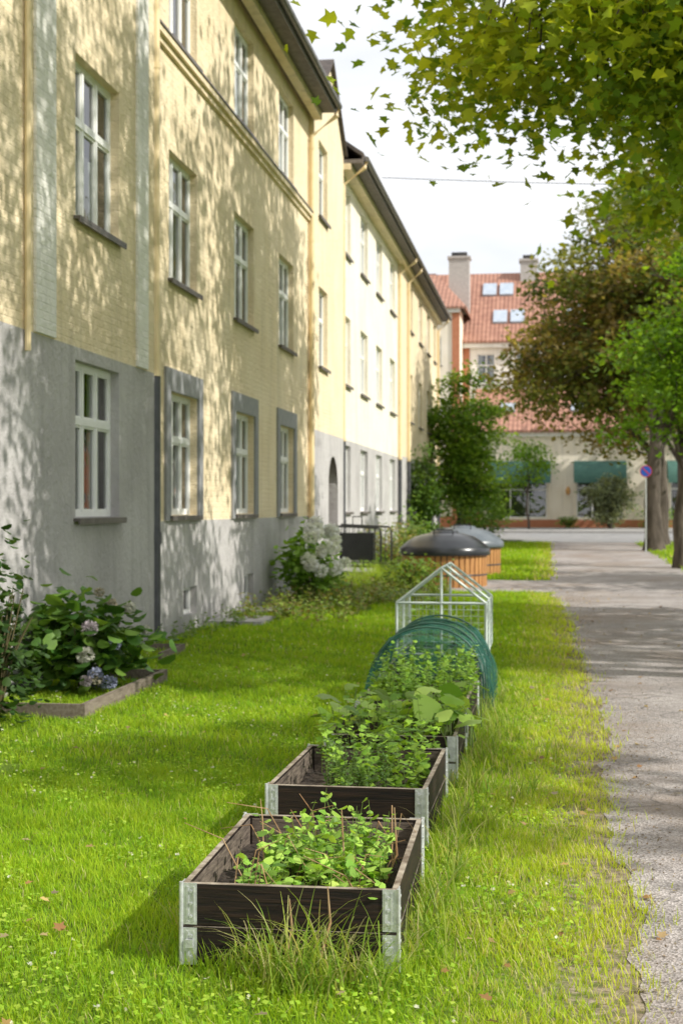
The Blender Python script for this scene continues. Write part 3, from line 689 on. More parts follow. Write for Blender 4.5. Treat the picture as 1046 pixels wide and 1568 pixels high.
bush('hydrangea_bush',(-4.25,12.7,.45),(.55,.62,.5),900,.15,[(.03,.08,.014),(.06,.13,.02),(.11,.19,.03)],LO,16,((.35,.38,.5),(.45,.4,.42),(.36,.33,.24),(.5,.5,.42)),.06,(.95,1.0),3)
bush('climbing_shrub',(-4.25,10.5,.7),(.34,.6,.8),1500,.08,[(.02,.05,.01),(.045,.085,.018)],LO,0,seed=5)
bush('hydrangea_bush',(-4.15,25.0,.72),(.6,.7,.68),1000,.14,[(.13,.24,.03),(.2,.33,.05)],LO,24,((.93,.95,.80),(.94,.94,.86)),.11,(.2,1.0),7)
bush('barberry_bush',(-3.9,36.5,.75),(.9,1.3,.62),1500,.10,[(.10,.15,.03),(.21,.15,.06),(.15,.21,.04)],LD,0,seed=8)
bush('garden_bush',(-2.6,28.3,.35),(.8,.5,.4),900,.08,[(.09,.16,.02),(.15,.22,.03)],LO,0,seed=9)
bush('garden_bush',(-3.9,42,1.0),(.7,1.5,.7),1000,.12,DEEP,LD,0,seed=10)
bush('garden_bush',(-3.0,55,1.2),(1.3,1.3,1.0),1200,.16,DEEP,LD,0,seed=13)
bush('garden_bush',(1.0,74.8,.95),(.6,.4,.4),400,.14,DEEP,LD,0,seed=14)
bush('garden_bush',(5.4,74.2,1.2),(1.1,.6,.7),600,.16,DEEP,LD,0,seed=15)
bush('garden_bush',(7.5,69.8,1.2),(1.3,.6,.8),700,.16,[(.1,.16,.05),(.16,.22,.08)],LD,0,seed=16)
plants('wildflower_border',-4.7,-2.9,20.5,28.4,0,420,.12,.42,8,.085,LO,[(.10,.16,.025),(.16,.2,.035),(.22,.17,.06),(.17,.26,.04)],.35,.1,.1,(.14,.12,.05),.004)
plants('wildflower_border',-3.4,-1.9,24.5,28.5,0,170,.12,.36,8,.085,LO,[(.12,.2,.03),(.19,.27,.04),(.24,.25,.07)],.35,.1,.1,(.14,.12,.05),.004)
plants('wall_weeds',-4.75,-4.35,16.2,20.5,0,60,.08,.3,7,.07,LO,[(.08,.15,.02),(.14,.21,.03)],.35,.1,.1)
plants('wall_weeds',-4.7,-4.0,30,48,0,220,.2,.6,8,.12,LO,[(.09,.17,.02),(.16,.23,.03)],.3,.1,.1,terr=True)
tufts('ornamental_grass',[(-3.6,29.2,H(29),1.6),(-3.3,28.6,0,1.4),(-3.9,28.0,0,1.3),(-3.0,29.0,0,1.2),(-3.5,30.2,0,1.4)],220,.42,.13,[(.28,.40,.04),(.40,.5,.07)],.014)
M_OLDW=mat('weathered_timber',(.13,.10,.075),(.24,.2,.16),6,.85,.004,25,(6,1,6))
mb=MB(); mb.box(-3.72,-3.68,11.0,13.5,0,.12);mb.box(-4.79,-3.72,13.46,13.5,0,.118);mb.box(-4.79,-3.72,11.0,11.04,0,.118)
mb.box(-4.79,-4.25,16.2,16.24,0,.1);mb.box(-4.25,-4.21,15.2,16.24,0,.102); mb.build('timber_edging',[M_OLDW])
mb=MB(); mb.box(-4.88,-4.05,19.9,21.0,0,.07);mb.box(-4.88,-4.15,22.2,23.2,0,.06); mb.build('window_well_kerb',[M_KERB])

n=1500;x=rng.uniform(-3.6,3.2,n);y=3.8+rng.random(n)*28; F=Fol()
k=np.ones(n,bool)
for bx,by in BEDS: k&=~((x>bx-.02)&(x<bx+BW+.02)&(y>by-.02)&(y<by+BL+.02))
k&=(rng.random(n)<np.where((x>-.5)&(x<.8),1,.35)); x=x[k];y=y[k];n=len(x)
z=np.where(x<.3,.045,.014)
F.leaves(np.stack([x,y,z],1),rng.uniform(.025,.06,n),rng.random(n)*6.28,rng.normal(0,.2,n),rng.normal(0,.25,n),LM,pal(n,[(.42,.26,.09),(.3,.16,.07),(.5,.38,.15),(.35,.3,.2)]),0)
n=5200; y=3.6+rng.random(n)*26; x=.32+np.abs(rng.normal(0,.3,n))
F.leaves(np.stack([x,y,np.full(n,.01)],1),rng.uniform(.006,.022,n),rng.random(n)*6.28,rng.normal(0,.3,n),rng.normal(0,.3,n),LD,pal(n,[(.3,.22,.13),(.2,.14,.08),(.35,.3,.22)]),0)
F.build('fallen_leaves',[M_PETAL])

# ---------------------------------------------------------------- apartment building
M_YEL=stucco('yellow_render',(.80,.66,.44),(.86,.73,.515),.005,.005)
M_YEL_SUNLIT=stucco('sunlit_yellow_render',(.86,.785,.63),(.89,.83,.69),.004,.004)  # lighter copy of the yellow render, full sun put into its colour
M_GRY=stucco('grey_plinth_render',(.43,.41,.405),(.53,.51,.50),0,.004)
M_SUNSTRIP=stucco('painted_sun_strip',(.80,.78,.72),(.86,.84,.79),.006,.004)  # cream colour that paints streaks of sunlight onto the wall
M_WHITE=mat('white_window_paint',(.80,.80,.78),(.86,.86,.84),5,.4)
M_GLASS=glassmat('window_glass'); M_DARK=mat('dark_interior',(.03,.03,.035),(.06,.055,.05),2,.9)
M_CURT=mat('curtain_cloth',(.6,.6,.58),(.72,.72,.7),3,.9); M_SILL=mat('zinc_sill',(.10,.085,.08),(.16,.14,.13),8,.5)
M_GSUR=mat('grey_surround',(.25,.25,.255),(.31,.31,.315),8,.85,.003,40)
M_CURT2=mat('red_curtain',(.35,.07,.05),(.45,.1,.07),3,.9)

class Fr:
    def __init__(s,O,U,Nn): s.O=Vector(O);s.U=Vector(U);s.N=Vector(Nn)
    def P(s,u,z,d): return s.O+s.U*u+s.N*d+Vector((0,0,z))
    def box(s,mb,u0,u1,z0,z1,d0,d1,m=0):
        mb.box8([s.P(u0,z0,d0),s.P(u1,z0,d0),s.P(u1,z0,d1),s.P(u0,z0,d1),s.P(u0,z1,d0),s.P(u1,z1,d0),s.P(u1,z1,d1),s.P(u0,z1,d1)],m)
    def q(s,mb,pts,m=0): mb.quad([s.P(*p) for p in pts],m)
def wall(mb,F,u0,u1,z0,z1,ops,zsplit,mlo,mhi,rev=.15):
    us=sorted(set([u0,u1]+[o[0] for o in ops]+[o[1] for o in ops])); zs=sorted(set([z0,z1,zsplit]+[o[2] for o in ops]+[o[3] for o in ops]))
    zs=[z for z in zs if z0<=z<=z1]
    for i in range(len(us)-1):
        for j in range(len(zs)-1):
            uc=(us[i]+us[i+1])/2;zc=(zs[j]+zs[j+1])/2
            if any(o[0]<uc<o[1] and o[2]<zc<o[3] for o in ops): continue
            F.q(mb,[(us[i],zs[j],0),(us[i+1],zs[j],0),(us[i+1],zs[j+1],0),(us[i],zs[j+1],0)],mlo if zc<zsplit else mhi)
    for o in ops:
        a,b,c,d=o[:4];m=mlo if (c+d)/2<zsplit else mhi
        F.q(mb,[(a,c,0),(a,d,0),(a,d,-rev),(a,c,-rev)],m);F.q(mb,[(b,c,0),(b,d,0),(b,d,-rev),(b,c,-rev)],m)
        F.q(mb,[(a,c,0),(b,c,0),(b,c,-rev),(a,c,-rev)],m);F.q(mb,[(a,d,0),(b,d,0),(b,d,-rev),(a,d,-rev)],m)
def window(W,F,a,b,c,d,cols=3,rec=.1,style=0,sill=True,detail=True):
    f=.055;D0=-rec-.05;D1=-rec
    w=W['f']
    F.box(w,a,b,c,c+f,D0,D1);F.box(w,a,b,d-f,d,D0,D1);F.box(w,a,a+f,c+f,d-f,D0,D1);F.box(w,b-f,b,c+f,d-f,D0,D1)
    zt=c+(d-c)*.62
    if cols>0:
        F.box(w,a+f,b-f,zt-.035,zt+.035,D0+.002,D1+.012)
        iw=(b-a-2*f)/cols
        for i in range(1,cols):
            u=a+f+iw*i
            F.box(w,u-.03,u+.03,c+f,zt-.035,D0+.004,D1+.006);F.box(w,u-.03,u+.03,zt+.035,d-f,D0+.004,D1+.006)
        if detail:
            for i in range(cols):
                u0=a+f+iw*i+(.03 if i else 0);u1=a+f+iw*(i+1)-(.03 if i<cols-1 else 0)
                for (z0,z1) in ((c+f,zt-.035),(zt+.035,d-f)):
                    s_=.028
                    F.box(w,u0,u1,z0,z0+s_,D0+.006,D1-.008);F.box(w,u0,u1,z1-s_,z1,D0+.006,D1-.008)
                    F.box(w,u0,u0+s_,z0+s_,z1-s_,D0+.006,D1-.008);F.box(w,u1-s_,u1,z0+s_,z1-s_,D0+.006,D1-.008)
    F.q(W['g'],[(a+f,c+f,-rec-.03),(b-f,c+f,-rec-.03),(b-f,d-f,-rec-.03),(a+f,d-f,-rec-.03)])
    I=W['i'];B=-rec-.75
    e0,e1,e2,e3=a-.15,b+.15,c-.1,d+.1
    F.q(I,[(e0,e2,B),(e1,e2,B),(e1,e3,B),(e0,e3,B)]);F.q(I,[(e0,e2,B),(e0,e3,B),(a,d,-rec-.052),(a,c,-rec-.052)]);F.q(I,[(e1,e2,B),(e1,e3,B),(b,d,-rec-.052),(b,c,-rec-.052)])
    F.q(I,[(e0,e3,B),(e1,e3,B),(b,d,-rec-.052),(a,d,-rec-.052)]);F.q(I,[(e0,e2,B),(e1,e2,B),(b,c,-rec-.052),(a,c,-rec-.052)])
    if style:
        def cur(u0,u1,z0,z1,k='c'):
            n=14
            for i in range(n):
                ua=u0+(u1-u0)*i/n;ub=u0+(u1-u0)*(i+1)/n;da=-rec-.14+.025*math.sin(i*2.1);db=-rec-.14+.025*math.sin((i+1)*2.1)
                F.q(W[k],[(ua,z0,da),(ub,z0,db),(ub,z1,db),(ua,z1,da)])
        w_=b-a
        if style==1: cur(a+.02,a+.28*w_,c+.06,d-.03);cur(b-.28*w_,b-.02,c+.06,d-.03)
        if style==2: cur(a+.02,b-.02,c+(d-c)*.45,d-.03)
        if style==3: cur(a+.02,b-.02,c+.05,d-.03)
        if style==4: cur(b-.5*w_,b-.02,c+.06,d-.03,'r')
        if style==5: cur(a+.02,b-.02,c+.04,c+(d-c)*.5);
    if sill:
        F.box(W['s'],a-.06,b+.06,c-.045,c-.012,-rec+.001,.075)
        F.box(W['s'],a-.06,b+.06,c-.075,c-.046,.055,.073)

A=empty('apartment_building')
WB=MB();W={k:MB() for k in 'fgicrs'};TR=MB()
GF=(1.60,3.22);FF=(4.70,6.38);SF=(7.88,9.48)
secs=[(-8,17.0,-4.80,3.35,[(-5.5,1.5),(-1.4,1.5),(2.3,1.5),(6.4,1.5),(10.6,1.5),(14.8,1.5)],0),
      (17.0,29.0,-4.90,1.52,[(18.8,1.5),(22.7,1.5),(26.45,1.5)],0),
      (29.0,33.3,-4.80,3.32,[(30.25,1.2)],0),
      (33.3,46.6,-4.90,3.35,[(34.5,1.5),(37.9,1.5),(41.3,1.5),(44.9,1.5)],2),  # sunlit section, wall colour carries the bright sun
      (46.6,62.0,-4.80,3.4,[(49.9,1.4),(53.7,1.4),(57.3,1.4),(60.4,1.2)],0)]
rr=random.Random(3)
doorU=(31.0,32.4)
for si,(u0,u1,X,zs,wins,mi) in enumerate(secs):
    F=Fr((X,0,0),(0,1,0),(1,0,0));ops=[]
    for (uc,w) in wins:
        for (c,d) in (GF,FF,SF):
            if si==2 and c==GF[0]: continue
            ops.append((uc-w/2,uc+w/2,c,d))
    for o in list(ops): window(W,F,*o[:4],cols=3 if (o[1]-o[0])>1.3 else 2,style=rr.choice([0,1,1,2,3,4,5,1]) )
    if si==2:
        door=(doorU[0],doorU[1],.3,2.85);ops.append(door)
    bops=[]
    for (uc,w) in wins:
        if si in (0,1): bops.append((uc+.0,uc+.75,.22,.6))
    for o in bops: window(W,F,*o,cols=0,style=0,sill=False)
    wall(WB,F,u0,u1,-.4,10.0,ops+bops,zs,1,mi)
    if si==1:
        for (uc,w) in wins:
            a,b,c,d=uc-w/2,uc+w/2,GF[0],GF[1]
            F.box(TR,a-.24,a-.003,c-.075,d+.3,.001,.035,1);F.box(TR,b+.003,b+.24,c-.075,d+.3,.001,.035,1);F.box(TR,a-.002,b+.002,d+.003,d+.3,.001,.035,1)
        F.box(TR,u0+.11,u1-.001,7.60,7.68,.001,.05,0);F.box(TR,u0+.11,u1-.001,7.681,7.76,.001,.10,0);F.box(TR,u0+.11,u1-.001,7.762,7.785,.001,.12,2)
    if si==0:
        F.box(TR,12.85,13.4,3.36,9.84,.001,.03,3);F.box(TR,16.2,16.65,3.36,9.84,.001,.03,3)  # raised cream strips standing in for vertical streaks of sun
    if si<4:
        X2=secs[si+1][2]
        WB.quad([(X,u1,-.4),(X2,u1,-.4),(X2,u1,secs[si][3]),(X,u1,secs[si][3])],1);WB.quad([(X,u1,secs[si][3]),(X2,u1,secs[si][3]),(X2,u1,10),(X,u1,10)],0)
WB.quad([(-4.8,62,-.4),(-16,62,-.4),(-16,62,10),(-4.8,62,10)],0);WB.quad([(-4.8,-8,-.4),(-16,-8,-.4),(-16,-8,10),(-4.8,-8,10)],0)
WB.quad([(-4.8,62,10),(-16,62,10),(-10.4,62,14.2)],0);WB.quad([(-4.8,-8,10),(-16,-8,10),(-10.4,-8,14.2)],0)
WB.quad([(-16,-8,-.4),(-16,62,-.4),(-16,62,10),(-16,-8,10)],0)
gx=-4.80
WB.quad([(gx,29.0,10.0),(gx,33.3,10.0),(gx,31.15,11.55)],0)
F3=Fr((-4.80,0,0),(0,1,0),(1,0,0)); uc=(doorU[0]+doorU[1])/2;rad=(doorU[1]-doorU[0])/2;zs0=2.85-rad
for sgn in (-1,1):
    pts=[(uc+sgn*rad,2.85,-.002)]
    for i in range(11):
        t=math.pi/2*i/10; pts.append((uc+sgn*rad*math.sin(math.pi/2-t)*1.0, zs0+rad*math.sin(t)*.998, -.002))
    F3.q(WB,pts,1)
WB.build('walls',[M_YEL,M_GRY,M_YEL_SUNLIT],A)
TR.build('trim',[M_YEL,M_GSUR,M_SILL,M_SUNSTRIP],A)
W['f'].build('window_frames',[M_WHITE],A);W['g'].build('window_panes',[M_GLASS],A);W['i'].build('rooms',[M_DARK],A)
W['c'].build('curtains',[M_CURT],A,True);W['r'].build('red_curtains',[M_CURT2],A,True);W['s'].build('sills',[M_SILL],A)
M_DOOR=mat('door_wood',(.06,.035,.02),(.11,.065,.035),5,.5,.002,20,(8,8,1))
D=MB();F3.box(D,doorU[0],doorU[1],.3,2.85,-.45,-.4,0)
for i in range(2):
    a=doorU[0]+.06+i*.66
    for (c,d) in ((.45,1.05),(1.15,2.1)): F3.box(D,a,a+.56,c,d,-.399,-.38,0)
F3.q(D,[(doorU[0],.3,-.15),(doorU[0],2.85,-.15),(doorU[0],2.85,-.4),(doorU[0],.3,-.4)],1);F3.q(D,[(doorU[1],.3,-.15),(doorU[1],2.85,-.15),(doorU[1],2.85,-.4),(doorU[1],.3,-.4)],1)
F3.q(D,[(doorU[0],2.849,-.15),(doorU[1],2.849,-.15),(doorU[1],2.849,-.4),(doorU[0],2.849,-.4)],1);F3.q(D,[(doorU[0],.301,0),(doorU[1],.301,0),(doorU[1],.301,-.4),(doorU[0],.301,-.4)],1)
D.build('door',[M_DOOR,M_GRY],A)
ST=MB();ST.box(-4.795,-3.95,30.7,32.7,-.1,.3);ST.box(-3.948,-3.62,30.72,32.68,-.1,.15);ST.build('entrance_steps',[M_KERB],A)
RF=MB();M_TILE=mat('dark_roof_tiles',(.06,.05,.048),(.11,.09,.08),8,.8,.01,20)
def slab(mb,p,q,r,s,t,m=0):
    P=[Vector(x) for x in (p,q,r,s)];mb.box8(P+[x+Vector((0,0,t)) for x in P],m)
for (a,b) in ((-8.3,29.0),(33.3,62.4)):
    slab(RF,(-4.32,a,9.98),(-4.32,b,9.98),(-10.4,b,14.2),(-10.4,a,14.2),.1,0)
    RF.box(-4.93,-4.36,a,b,9.84,9.93,1);RF.box(-4.359,-4.325,a,b,9.80,9.979,1)
    RF.box(-4.89 if a>0 else -4.79,-4.62,a,b,9.70,9.838,2)
slab(RF,(-5.35,29.0,10.69),(-5.35,33.3,10.69),(-10.4,33.3,14.2),(-10.4,29.0,14.2),.1,0)
slab(RF,(-16.9,-8.3,9.7),(-16.9,62.4,9.7),(-10.401,62.4,14.2),(-10.401,-8.3,14.2),.1,0)
slab(RF,(-4.7,28.95,9.98),(-4.7,31.15,11.58),(-8.2,31.15,11.58),(-8.2,28.95,9.98),.05,0);slab(RF,(-4.7,33.35,9.98),(-4.7,31.151,11.58),(-8.2,31.151,11.58),(-8.2,33.35,9.98),.05,0)
RF.build('roof',[M_TILE,mat('eaves_boards',(.13,.11,.10),(.2,.175,.16),6,.8),M_YEL],A)
GU=MB();M_GUT=mat('gutter_zinc',(.13,.12,.115),(.2,.19,.18),8,.5,metal=.3);M_PIPEY=mat('yellow_pipe_paint',(.76,.6,.34),(.82,.66,.4),5,.5);M_PIPED=mat('dark_cast_pipe',(.07,.072,.078),(.1,.1,.11),8,.45,metal=.3)
for (a,b) in ((-8.3,28.95),(33.35,62.4)): GU.tube([(-4.255,a,9.94),(-4.255,b,9.94)],.065,10,0)
for (y,X,zb,zsp) in ((17.06,-4.80,.0,3.35),(28.9,-4.82,.3,1.5),(33.42,-4.82,.3,3.3),(46.45,-4.82,.3,3.3),(48.4,-4.72,.5,3.3),(61.6,-4.72,.5,3.3)):
    GU.tube([(-4.255,y,9.92),(-4.3,y,9.75),(X,y,9.35),(X,y,zsp)],.052,10,1)
    GU.tube([(X,y,zsp+.02),(X,y,zb+.05)],.062,10,2)
    z=zsp
    while z<9.3: GU.tube([(X,y,z-.03),(X,y,z+.03)],.06 if z>zsp+.1 else .07,10,1); z+=1.9
    if zsp>3: GU.tube([(X,y,1.25),(X,y,1.4)],.075,10,2)
GU.tube([(-4.76,12.6,9.8),(-4.76,12.6,3.15)],.03,8,1)
GU.build('gutters_and_downpipes',[M_GUT,M_PIPEY,M_PIPED],A,False)
RL=MB();M_IRON=mat('black_iron',(.012,.012,.013),(.02,.02,.02),5,.4)
for y in (30.65,32.75):
    RL.tube([(-4.78,y,1.3),(-3.65,y,1.25),(-3.6,y,1.15),(-3.6,y,0)],.022,8);RL.tube([(-4.78,y,.45),(-3.6,y,.4)],.015,6)
    for i in range(9): x=-4.7+i*.12;RL.tube([(x,y,.42),(x,y,1.27)],.009,5)
RL.box(-4.5,-3.75,30.6,30.635,.55,1.15)
RL.tube([(-4.2,30.55,1.3),(-4.2,30.55,1.5),(-4.0,30.55,1.5),(-4.0,30.55,1.3)],.018,6)
RL.build('entrance_railing',[M_IRON])

# ---------------------------------------------------------------- waste containers
M_SLAT=mat('orange_stained_slats',(.36,.16,.05),(.5,.25,.08),5,.6,.003,20,(4,4,.6));M_LID=mat('dark_plastic_lid',(.018,.02,.024),(.03,.033,.038),3,.28);M_LIDG=mat('grey_plastic_lid',(.10,.12,.14),(.14,.16,.18),3,.35)
def container(cx,cy,r,lid):
    e=empty('underground_waste_container');zb=H(cy);s=MB();n=44
    for i in range(n):
        t0=2*math.pi*i/n;t1=2*math.pi*(i+.8)/n
        pts=[]
        for (t,rr_) in ((t0,r-.03),(t1,r-.03),(t1,r),(t0,r)): pts.append((cx+rr_*math.cos(t),cy+rr_*math.sin(t)))
        s.box8([(x,y,zb-.05) for x,y in pts]+[(x,y,zb+.68) for x,y in pts])
    s.build('wood_slats',[M_SLAT],e)
    k=MB();k.lathe(cx,cy,[(r-.035,zb-.05),(r-.035,zb+.7)],40);k.lathe(cx,cy,[(r+.01,zb+.24),(r+.01,zb+.27),(r-.01,zb+.27)],40)
    k.build('inner_shell',[M_LID],e,True)
    l=MB();l.lathe(cx,cy,[(r-.02,zb+.66),(r+.06,zb+.66),(r+.075,zb+.7),(r+.07,zb+.8),(r+.0,zb+.86),(r*.88,zb+.95),(r*.7,zb+1.05),(r*.45,zb+1.11),(.3,zb+1.13),(.28,zb+1.17),(0.001,zb+1.18)],48)
    l.build('lid',[lid],e,True)
    hd=MB();hd.tube([(cx-.2,cy-.35,zb+1.08),(cx-.2,cy-.4,zb+1.2),(cx+.2,cy-.4,zb+1.2),(cx+.2,cy-.35,zb+1.08)],.018,6);hd.build('handle',[M_LID],e)
container(-2.2,30.4,.9,M_LID);container(-2.05,34.6,.9,M_LIDG)

# ---------------------------------------------------------------- far town building
T_=empty('townhouse');M_TC=stucco('cream_render',(.84,.75,.60),(.88,.80,.67),0,.002);M_TO=mat('terracotta_paint',(.45,.17,.085),(.52,.21,.11),4,.8)
M_LW=stucco('pale_render',(.8,.78,.72),(.85,.83,.78),0,.002)
def tilemat():
    m,nt,ns,ln=newmat('red_roof_tiles');out=N(ns,'ShaderNodeOutputMaterial');p=N(ns,'ShaderNodeBsdfPrincipled');p.inputs['Roughness'].default_value=.8
    tc=N(ns,'ShaderNodeTexCoord');nz=N(ns,'ShaderNodeTexNoise');nz.inputs['Scale'].default_value=2.5;nz.inputs['Detail'].default_value=6;ln.new(tc.outputs['Object'],nz.inputs['Vector'])
    cr=N(ns,'ShaderNodeValToRGB');e=cr.color_ramp.elements;e[0].position=.35;e[1].position=.65;e[0].color=(.31,.15,.105,1);e[1].color=(.43,.225,.16,1);ln.new(nz.outputs['Fac'],cr.inputs[0])
    wv=N(ns,'ShaderNodeTexWave',bands_direction='X');wv.inputs['Scale'].default_value=1.3;ln.new(tc.outputs['Object'],wv.inputs['Vector'])
    w2=N(ns,'ShaderNodeTexWave',bands_direction='Z',wave_profile='SAW');w2.inputs['Scale'].default_value=1.1;ln.new(tc.outputs['Object'],w2.inputs['Vector'])
    ad=N(ns,'ShaderNodeMath',operation='ADD');ln.new(wv.outputs['Fac'],ad.inputs[0]);ln.new(w2.outputs['Fac'],ad.inputs[1])
    mr=N(ns,'ShaderNodeMapRange');mr.inputs[2].default_value=2;mr.inputs[3].default_value=.8;mr.inputs[4].default_value=1.1;ln.new(ad.outputs[0],mr.inputs[0])
    sc=N(ns,'ShaderNodeVectorMath',operation='SCALE');ln.new(cr.outputs[0],sc.inputs[0]);ln.new(mr.outputs[0],sc.inputs['Scale']);ln.new(sc.outputs[0],p.inputs['Base Color'])
    b=N(ns,'ShaderNodeBump');b.inputs['Distance'].default_value=.03;ln.new(ad.outputs[0],b.inputs['Height']);ln.new(b.outputs[0],p.inputs['Normal']);ln.new(p.outputs[0],out.inputs[0]);return m
M_RT=tilemat()
WT=MB();W={k:MB() for k in 'fgicrs'};EX=MB();RT=MB()
F=Fr((0,79,0),(1,0,0),(0,-1,0));ops=[]
for x in (-14.5,-11,-7.3,-6.3):
    for (c,d) in ((1.9,3.6),(5.8,7.5),(9.6,11.2)): ops.append((x-.4,x+.4,c,d))
wall(WT,F,-16,-4.9,.3,12.8,ops,1.2,2,0)
for o in ops: window(W,F,*o,cols=2,style=1,detail=False)
F.box(EX,-5.3,-4.88,.9,12.49,.001,.06,0);F.box(EX,-16,-4.85,12.5,12.82,.06,.25,2)
WT.quad([(-4.9,79,.3),(-4.9,82.2,.3),(-4.9,82.2,12.8),(-4.9,79,12.8)],0)
F=Fr((0,82,0),(1,0,0),(0,-1,0));ops=[]
for x in (-3.55,-1.35,.9,3.2,5.5,7.8,10.1):
    for (c,d) in ((8.8,10.5),): ops.append((x-.5,x+.5,c,d))
wall(WT,F,-4.9,13,.3,11.2,ops,1.2,2,3)
for o in ops: window(W,F,*o,cols=2,style=1,detail=False)
F.box(EX,-4.89,-4.5,.9,10.84,.001,.05,0);F.box(EX,-4.89,13.2,10.85,11.1,.05,.3,2)
F=Fr((0,76,0),(1,0,0),(0,-1,0));ops=[(-3.0,-.1,1.15,3.55),(1.45,3.85,1.15,3.7),(6.3,8.8,1.15,3.6)]
wall(WT,F,-3.95,10,.3,5.7,ops,1.05,2,0)
for o in ops: window(W,F,*o,cols=3,style=0,detail=False,sill=False)
F.box(EX,-3.97,10,5.45,5.72,.001,.25,2);F.box(EX,-3.97,-3.6,.9,5.44,.001,.05,0)
WT.quad([(-3.95,76,.3),(-3.95,82,.3),(-3.95,82,5.7),(-3.95,76,5.7)],0);WT.quad([(10,76,.3),(10,82,.3),(10,82,5.7),(10,76,5.7)],0);WT.quad([(13,82,.3),(13,92,.3),(13,92,11.2),(13,82,11.2)],0);WT.quad([(-16,79,.3),(-16,92,.3),(-16,92,12.8),(-16,79,12.8)],0)
for (a,b) in ((-3.2,.1),(1.3,4.0),(6.1,9.0)):
    n=8
    for i in range(n):
        t0=math.pi/2*i/n;t1=math.pi/2*(i+1)/n
        F.q(EX,[(a,3.2+.95*math.sin(t0),.9*math.cos(t0)+.01),(b,3.2+.95*math.sin(t0),.9*math.cos(t0)+.01),(b,3.2+.95*math.sin(t1),.9*math.cos(t1)+.01),(a,3.2+.95*math.sin(t1),.9*math.cos(t1)+.01)],1)
    for u in (a,b):
        F.q(EX,[(u,3.2,.01)]+[(u,3.2+.95*math.sin(math.pi/2*i/n),.9*math.cos(math.pi/2*i/n)+.01) for i in range(n+1)],1)
    F.box(EX,a,b,2.98,3.199,.895,.915,1)
slab(RT,(-16.4,78.6,12.7),(-4.5,78.6,12.7),(-6.6,84,15.4),(-14,84,15.4),.12);slab(RT,(-4.5,78.6,12.7),(-4.5,92,12.7),(-6.6,90,15.4),(-6.6,84.001,15.4),.12)
slab(RT,(-4.9,81.6,11.1),(13.4,81.6,11.1),(13.4,87.5,15.9),(-7.5,87.5,15.9),.12);slab(RT,(-7.5,93.5,11.1),(13.4,93.5,11.1),(13.4,87.501,15.9),(-7.5,87.501,15.9),.12)
slab(RT,(-4.1,75.6,5.65),(10.2,75.6,5.65),(10.2,81.6,8.35),(-4.1,81.6,8.35),.12)
RT.build('roof',[M_RT],T_)
def sky_on(mb,x0,x1,y0,y1,ya,za,sl,m):
    P=[(x,y,za+(y-ya)*sl+.14) for x,y in ((x0,y0),(x0,y1),(x1,y1),(x1,y0))]
    mb.box8([Vector(p) for p in P]+[Vector(p)+Vector((0,-.06,.1)) for p in P],m)
s1=(15.9-11.1)/5.9
for (x0,y0) in ((-3.9,85.4),(-2.9,85.4),(-3.2,83.0),(-2.2,83.0),(1,83.4)): sky_on(EX,x0,x0+.8,y0,y0+1.0,81.6,11.1,s1,3)
for (x0,y0) in ((-2.6,78),(1.2,78)): sky_on(EX,x0,x0+.8,y0,y0+1.1,75.6,5.65,2.7/6,3)
def chim(x,y,z0,z1,w=.9):
    EX.box(x-w/2,x+w/2,y-.5,y+.5,z0,z1,4);EX.box(x-w/2-.08,x+w/2+.08,y-.58,y+.58,z1+.002,z1+.14,4);EX.box(x-w/2+.15,x+w/2-.15,y-.3,y+.3,z1+.142,z1+.4,5)
chim(-5.2,84,13,16.3,1.2);chim(-1.2,87.2,14,16.6,1.0);chim(6,87.2,14,16.9,1.0)
WT.build('walls',[M_TC,M_TO,M_TO,M_LW],T_);EX.build('details',[M_TO,mat('green_awning',(.06,.15,.125),(.08,.19,.155),3,.8),M_LW,mat('skylight_glass',(.35,.42,.5),(.45,.5,.58),3,.15),mat('chimney_render',(.4,.37,.35),(.5,.47,.44),6,.9),M_DARK],T_)
W['f'].build('window_frames',[M_WHITE],T_);W['g'].build('window_panes',[M_GLASS],T_);W['i'].build('rooms',[M_DARK],T_);W['c'].build('curtains',[M_CURT],T_);W['s'].build('sills',[M_SILL],T_)
for x in (-3.45,1.0):
    F=Fr((0,76,0),(1,0,0),(0,-1,0));mb=MB();F.box(mb,x-.03,x+.03,2.7,2.76,.001,.3);mb.lathe(x,75.72,[(0.01,2.35),(.1,2.4),(.14,2.6),(.06,2.75),(.01,2.8)],10);mb.build('wall_lantern',[mat('lantern_amber',(.5,.25,.06),(.55,.3,.1),5,.4)],T_)
B2=empty('brick_house');mb=MB();W={k:MB() for k in 'fgicrs'};F=Fr((0,92,0),(1,0,0),(0,-1,0));ops=[(x-.6,x+.6,c,c+1.6) for x in (16,19,22,25,28) for c in (2,5.2)]
wall(mb,F,13.5,31,.3,8,ops,1.1,1,0);[window(W,F,*o,cols=2,style=1,detail=False) for o in ops];mb.quad([(13.5,92,.3),(13.5,102,.3),(13.5,102,8),(13.5,92,8)])
slab(mb,(13.1,91.5,7.9),(31.5,91.5,7.9),(31.5,97,11.5),(13.1,97,11.5),.12,2);mb.build('walls',[mat('red_brick',(.38,.14,.09),(.45,.2,.13),6,.85),M_GRY,M_RT],B2)
W['f'].build('window_frames',[M_WHITE],B2);W['g'].build('window_panes',[M_GLASS],B2);W['i'].build('rooms',[M_DARK],B2);W['c'].build('curtains',[M_CURT],B2);W['s'].build('sills',[M_SILL],B2)

